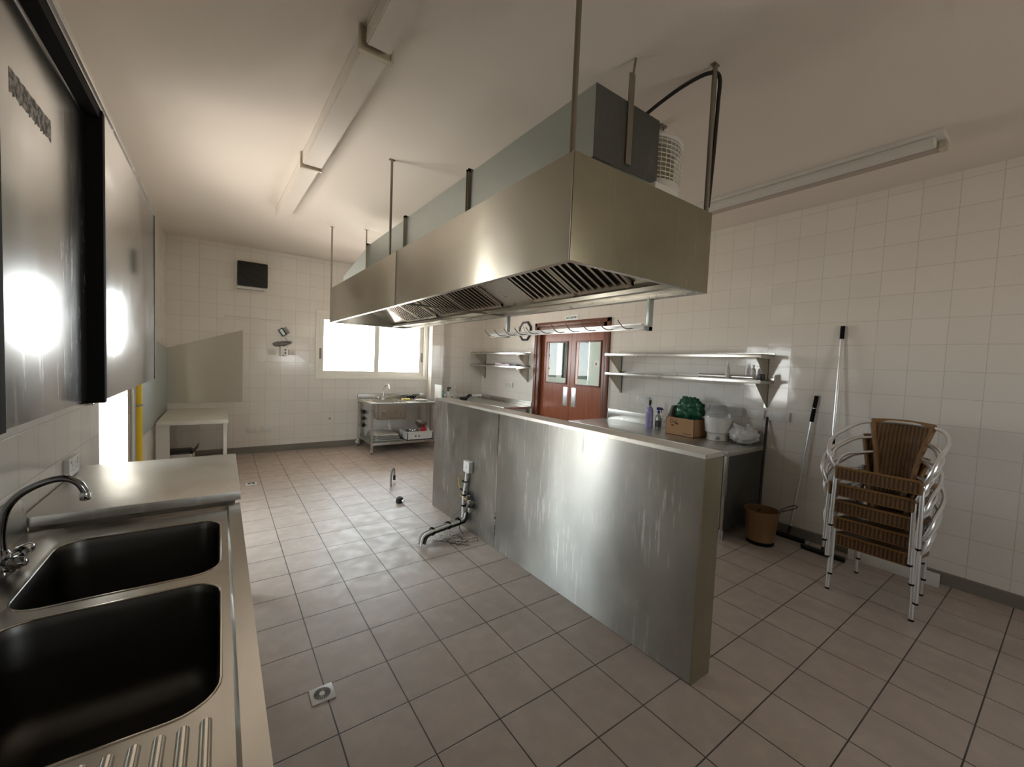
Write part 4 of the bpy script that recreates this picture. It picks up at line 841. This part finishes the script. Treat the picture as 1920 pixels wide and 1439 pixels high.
# ================================================================== right corner: bucket, poles, chairs
t = thing('bucket', 'tan plastic bucket on floor at the end of the right counter', 'bucket', (4.07, 1.66, 0)); c = (4.07, 1.66, 0.0)
b = B(); b.lathe([(.001, .03), (.108, .03), (.112, .034), (.138, .30), (.146, .302), (.146, .312), (.134, .312), (.108, .04), (.001, .038)], c, 32)
b.obj('bucket_body', 'bucket', t); B().lathe([(.10, 0), (.112, .002), (.112, .03), (.10, .03)], c, 28).obj('base_ring', 'rubber', t)
B().tube(spline([(4.17, 1.56, .308), (4.26, 1.515, .345), (4.30, 1.475, .36), (4.26, 1.455, .35), (4.13, 1.53, .315)], 5), .004, 6).obj('bail_handle', 'black', t)
b = B(); b.tube([(4.12, 1.71, .09), (4.510, 1.852, 1.12)], [.0115, .0115], 10); b.tube([(4.10, 1.70, .06), (4.125, 1.712, .13)], [.05, .02], 12)
tag(b.obj('broom_handle', 'black'), 'black stick standing in the tan bucket and leaning on the wall', 'broom')
def pole(label, p0, p1, bands, head):
    t = thing('squeegee', label, 'squeegee', (p0[0], p0[1], 0)); A, Z = Vector(p0), Vector(p1); L = (Z-A).length; d = (Z-A)/L
    B().tube([A, A+d*L*.52], .0095, 10).obj('lower_pole', 'alu', t); B().tube([A+d*L*.515, Z-d*.115], .0125, 12).obj('upper_pole', 'alu', t)
    B().tube([Z-d*.115, Z], .0165, 12).obj('grip', 'rubber', t)
    for a, bb in bands: B().tube([A+d*L*a, A+d*L*bb], .0165, 12).obj('lock_collar', 'rubber', t)
    hx, hy, hw = head; b = B(); b.box(hx-.018, hx+.018, hy-hw, hy+hw, .022, .045, .004); b.cyl((hx, hy, .035), A, .013, 10); hd = b.obj('head', 'black', t); B().box(hx-.004, hx+.004, hy-hw, hy+hw, .001, .024).obj('rubber_blade', 'rubber', hd)
    return t
pole('short telescopic floor squeegee leaning on right wall above the bucket', (4.43, 1.55, .12), (4.510, 1.446, 1.372), ((.805, .905),), (4.40, 1.555, .14))
pole('tall telescopic floor squeegee leaning on right wall beside the chairs', (4.30, 1.245, .06), (4.508, 1.290, 2.008), ((.465, .50),), (4.27, 1.24, .16))
# chairs
def make_chair():
    global bm
    t = thing('wicker_chair', 'x', 'chair', (0, 0, 0))
    r = .0125; hw = .225
    for s in (-1, 1):
        lg = B().tube([(.0, s*hw, .006), (.004, s*(hw-.004), .35), (.012, s*(hw-.006), .40)], r, 12).obj('leg', 'alu', t)
        B().tube([(0, s*hw, 0), (0, s*hw, .012)], r+.0015, 12).obj('foot_cap', 'rubber', lg)
        lg = B().tube([(.50, s*.185, .006), (.455, s*.19, .36), (.45, s*.19, .40)], r, 12).obj('leg', 'alu', t)
        B().tube([(.50, s*.185, 0), (.4985, s*.185, .012)], r+.0015, 12).obj('foot_cap', 'rubber', lg)
    def rail(pts): return spline([Vector(p) for p in pts] + [Vector((p[0], -p[1], p[2])) for p in pts[::-1]], 5)
    b = B(); b.tube(rail([(.03, .215, .405), (-.012, .238, .44), (-.02, .262, .51), (.03, .275, .585), (.14, .283, .625), (.30, .272, .66), (.43, .235, .705), (.515, .165, .728), (.54, .06, .738)]), r, 10); b.obj('arm_rail', 'alu', t)
    for s in (-1, 1):
        for pts in ([(.02, .250, .475), (.10, .268, .52), (.24, .262, .555), (.38, .215, .60), (.475, .150, .615)], [(.05, .232, .425), (.16, .250, .455), (.30, .230, .49), (.44, .135, .51)]):
            B().tube(spline([(x, s*y, z) for x, y, z in pts], 5), .0095, 8).obj('side_rail', 'alu', t)
        B().tube(spline([(.42, s*.097, .34), (.445, s*.115, .50), (.51, s*.165, .725)], 5), .016, 10).obj('back_upright', 'wicker_edge', t)
    # seat
    b = B(); b.prism([(-.012, .352), (.004, .348), (.03, .385), (.45, .318), (.45, .336), (.03, .412), (-.002, .425), (-.014, .41)], 1, -.215, .215); b.obj('seat', 'wicker', t)
    b = B()
    b.tube([(-.004, -.218, .425), (-.004, .218, .425)], .009, 8); b.tube([(-.002, -.218, .350), (-.002, .218, .350)], .008, 8)
    for s in (-1, 1): b.tube([(-.004, s*.216, .35), (-.004, s*.216, .425)], .010, 8); b.tube([(-.004, s*.216, .422), (.45, s*.21, .34)], .010, 8)
    b.obj('seat_binding', 'wicker_edge', t)
    # woven back panel, curved and widening to the top
    b = B(); bm = b.bm; G = []; nu, nv = 14, 10
    for side in (0, 1):
        g = []
        for j in range(nv+1):
            v = j/nv; row = []; hwid = .095+.071*v; z = .345+.385*v
            for i in range(nu+1):
                u = i/nu*2-1; x = .425+.105*v**1.4 + .028*(1-u*u) + (.012 if side else 0) - .02*v*(u*u); row.append(bm.verts.new((x, u*hwid, z + .010*(1-u*u)*v)))
            g.append(row)
        G.append(g)
    for side, g in enumerate(G):
        for j in range(nv):
            for i in range(nu):
                q = (g[j][i], g[j][i+1], g[j+1][i+1], g[j+1][i]); bm.faces.new(q if side else q[::-1])
    bd = lambda g: [g[0][i] for i in range(nu+1)]+[g[j][nu] for j in range(1, nv+1)]+[g[nv][i] for i in range(nu-1, -1, -1)]+[g[j][0] for j in range(nv-1, 0, -1)]
    stitch(bd(G[0]), bd(G[1])); b.obj('backrest', 'wicker', t)
    b = B(); b.tube([v for v in [(.53+.028*(1-u*u)-.02*u*u, u*.17, .735+.010*(1-u*u)) for u in [k/8-1 for k in range(17)]]], .017, 10); b.obj('top_binding', 'wicker_edge', t)
    return t
def copy_tree(o, parent=None):
    c = o.copy(); COL.objects.link(c); c.parent = parent
    for ch in list(o.children): copy_tree(ch, c)
    return c
proto = make_chair()
CH = ['brown wicker chair at the bottom of the stack, its feet on floor', 'wicker chair second from the bottom of the stack', 'wicker chair in the middle of the stack of five', 'wicker chair second from the top of the stack', 'topmost brown wicker chair of the stack, its whole backrest showing']
for i, (dy, dx) in enumerate(((0, 0), (-.017, -.026), (.004, -.052), (.016, -.078), (-.020, -.104))):
    o = proto if i == 0 else copy_tree(proto)
    o.location = (3.645+dx, .787+dy, i*.125); o['label'] = CH[i]; o['group'] = 'stacked wicker chairs by the right wall'
    if i: o.rotation_euler = (0, 0, (0, .012, -.010, .012, -.008)[i])
tag(B().box(4.40, 4.44, .55, 1.10, .0, .10, .006).obj('wooden_plank', 'pot'), 'pale plank lying on the floor behind the stacked chairs', 'plank')

GROUPS = {'wall_shelf': 'stainless shelves on the right wall', 'wall_socket': 'white sockets on the tiled walls', 'fused_outlet': 'fused outlets above the right counter', 'ceiling_light': 'ceiling lights', 'floor_drain': 'floor drains', 'squeegee': 'telescopic squeegees leaning on the right wall', 'splash_panel': 'splash panels around the prep table'}
for o in COL.objects:
    if o.parent is None and o.name.split('.')[0] in GROUPS and 'label' in o: o['group'] = GROUPS[o.name.split('.')[0]]
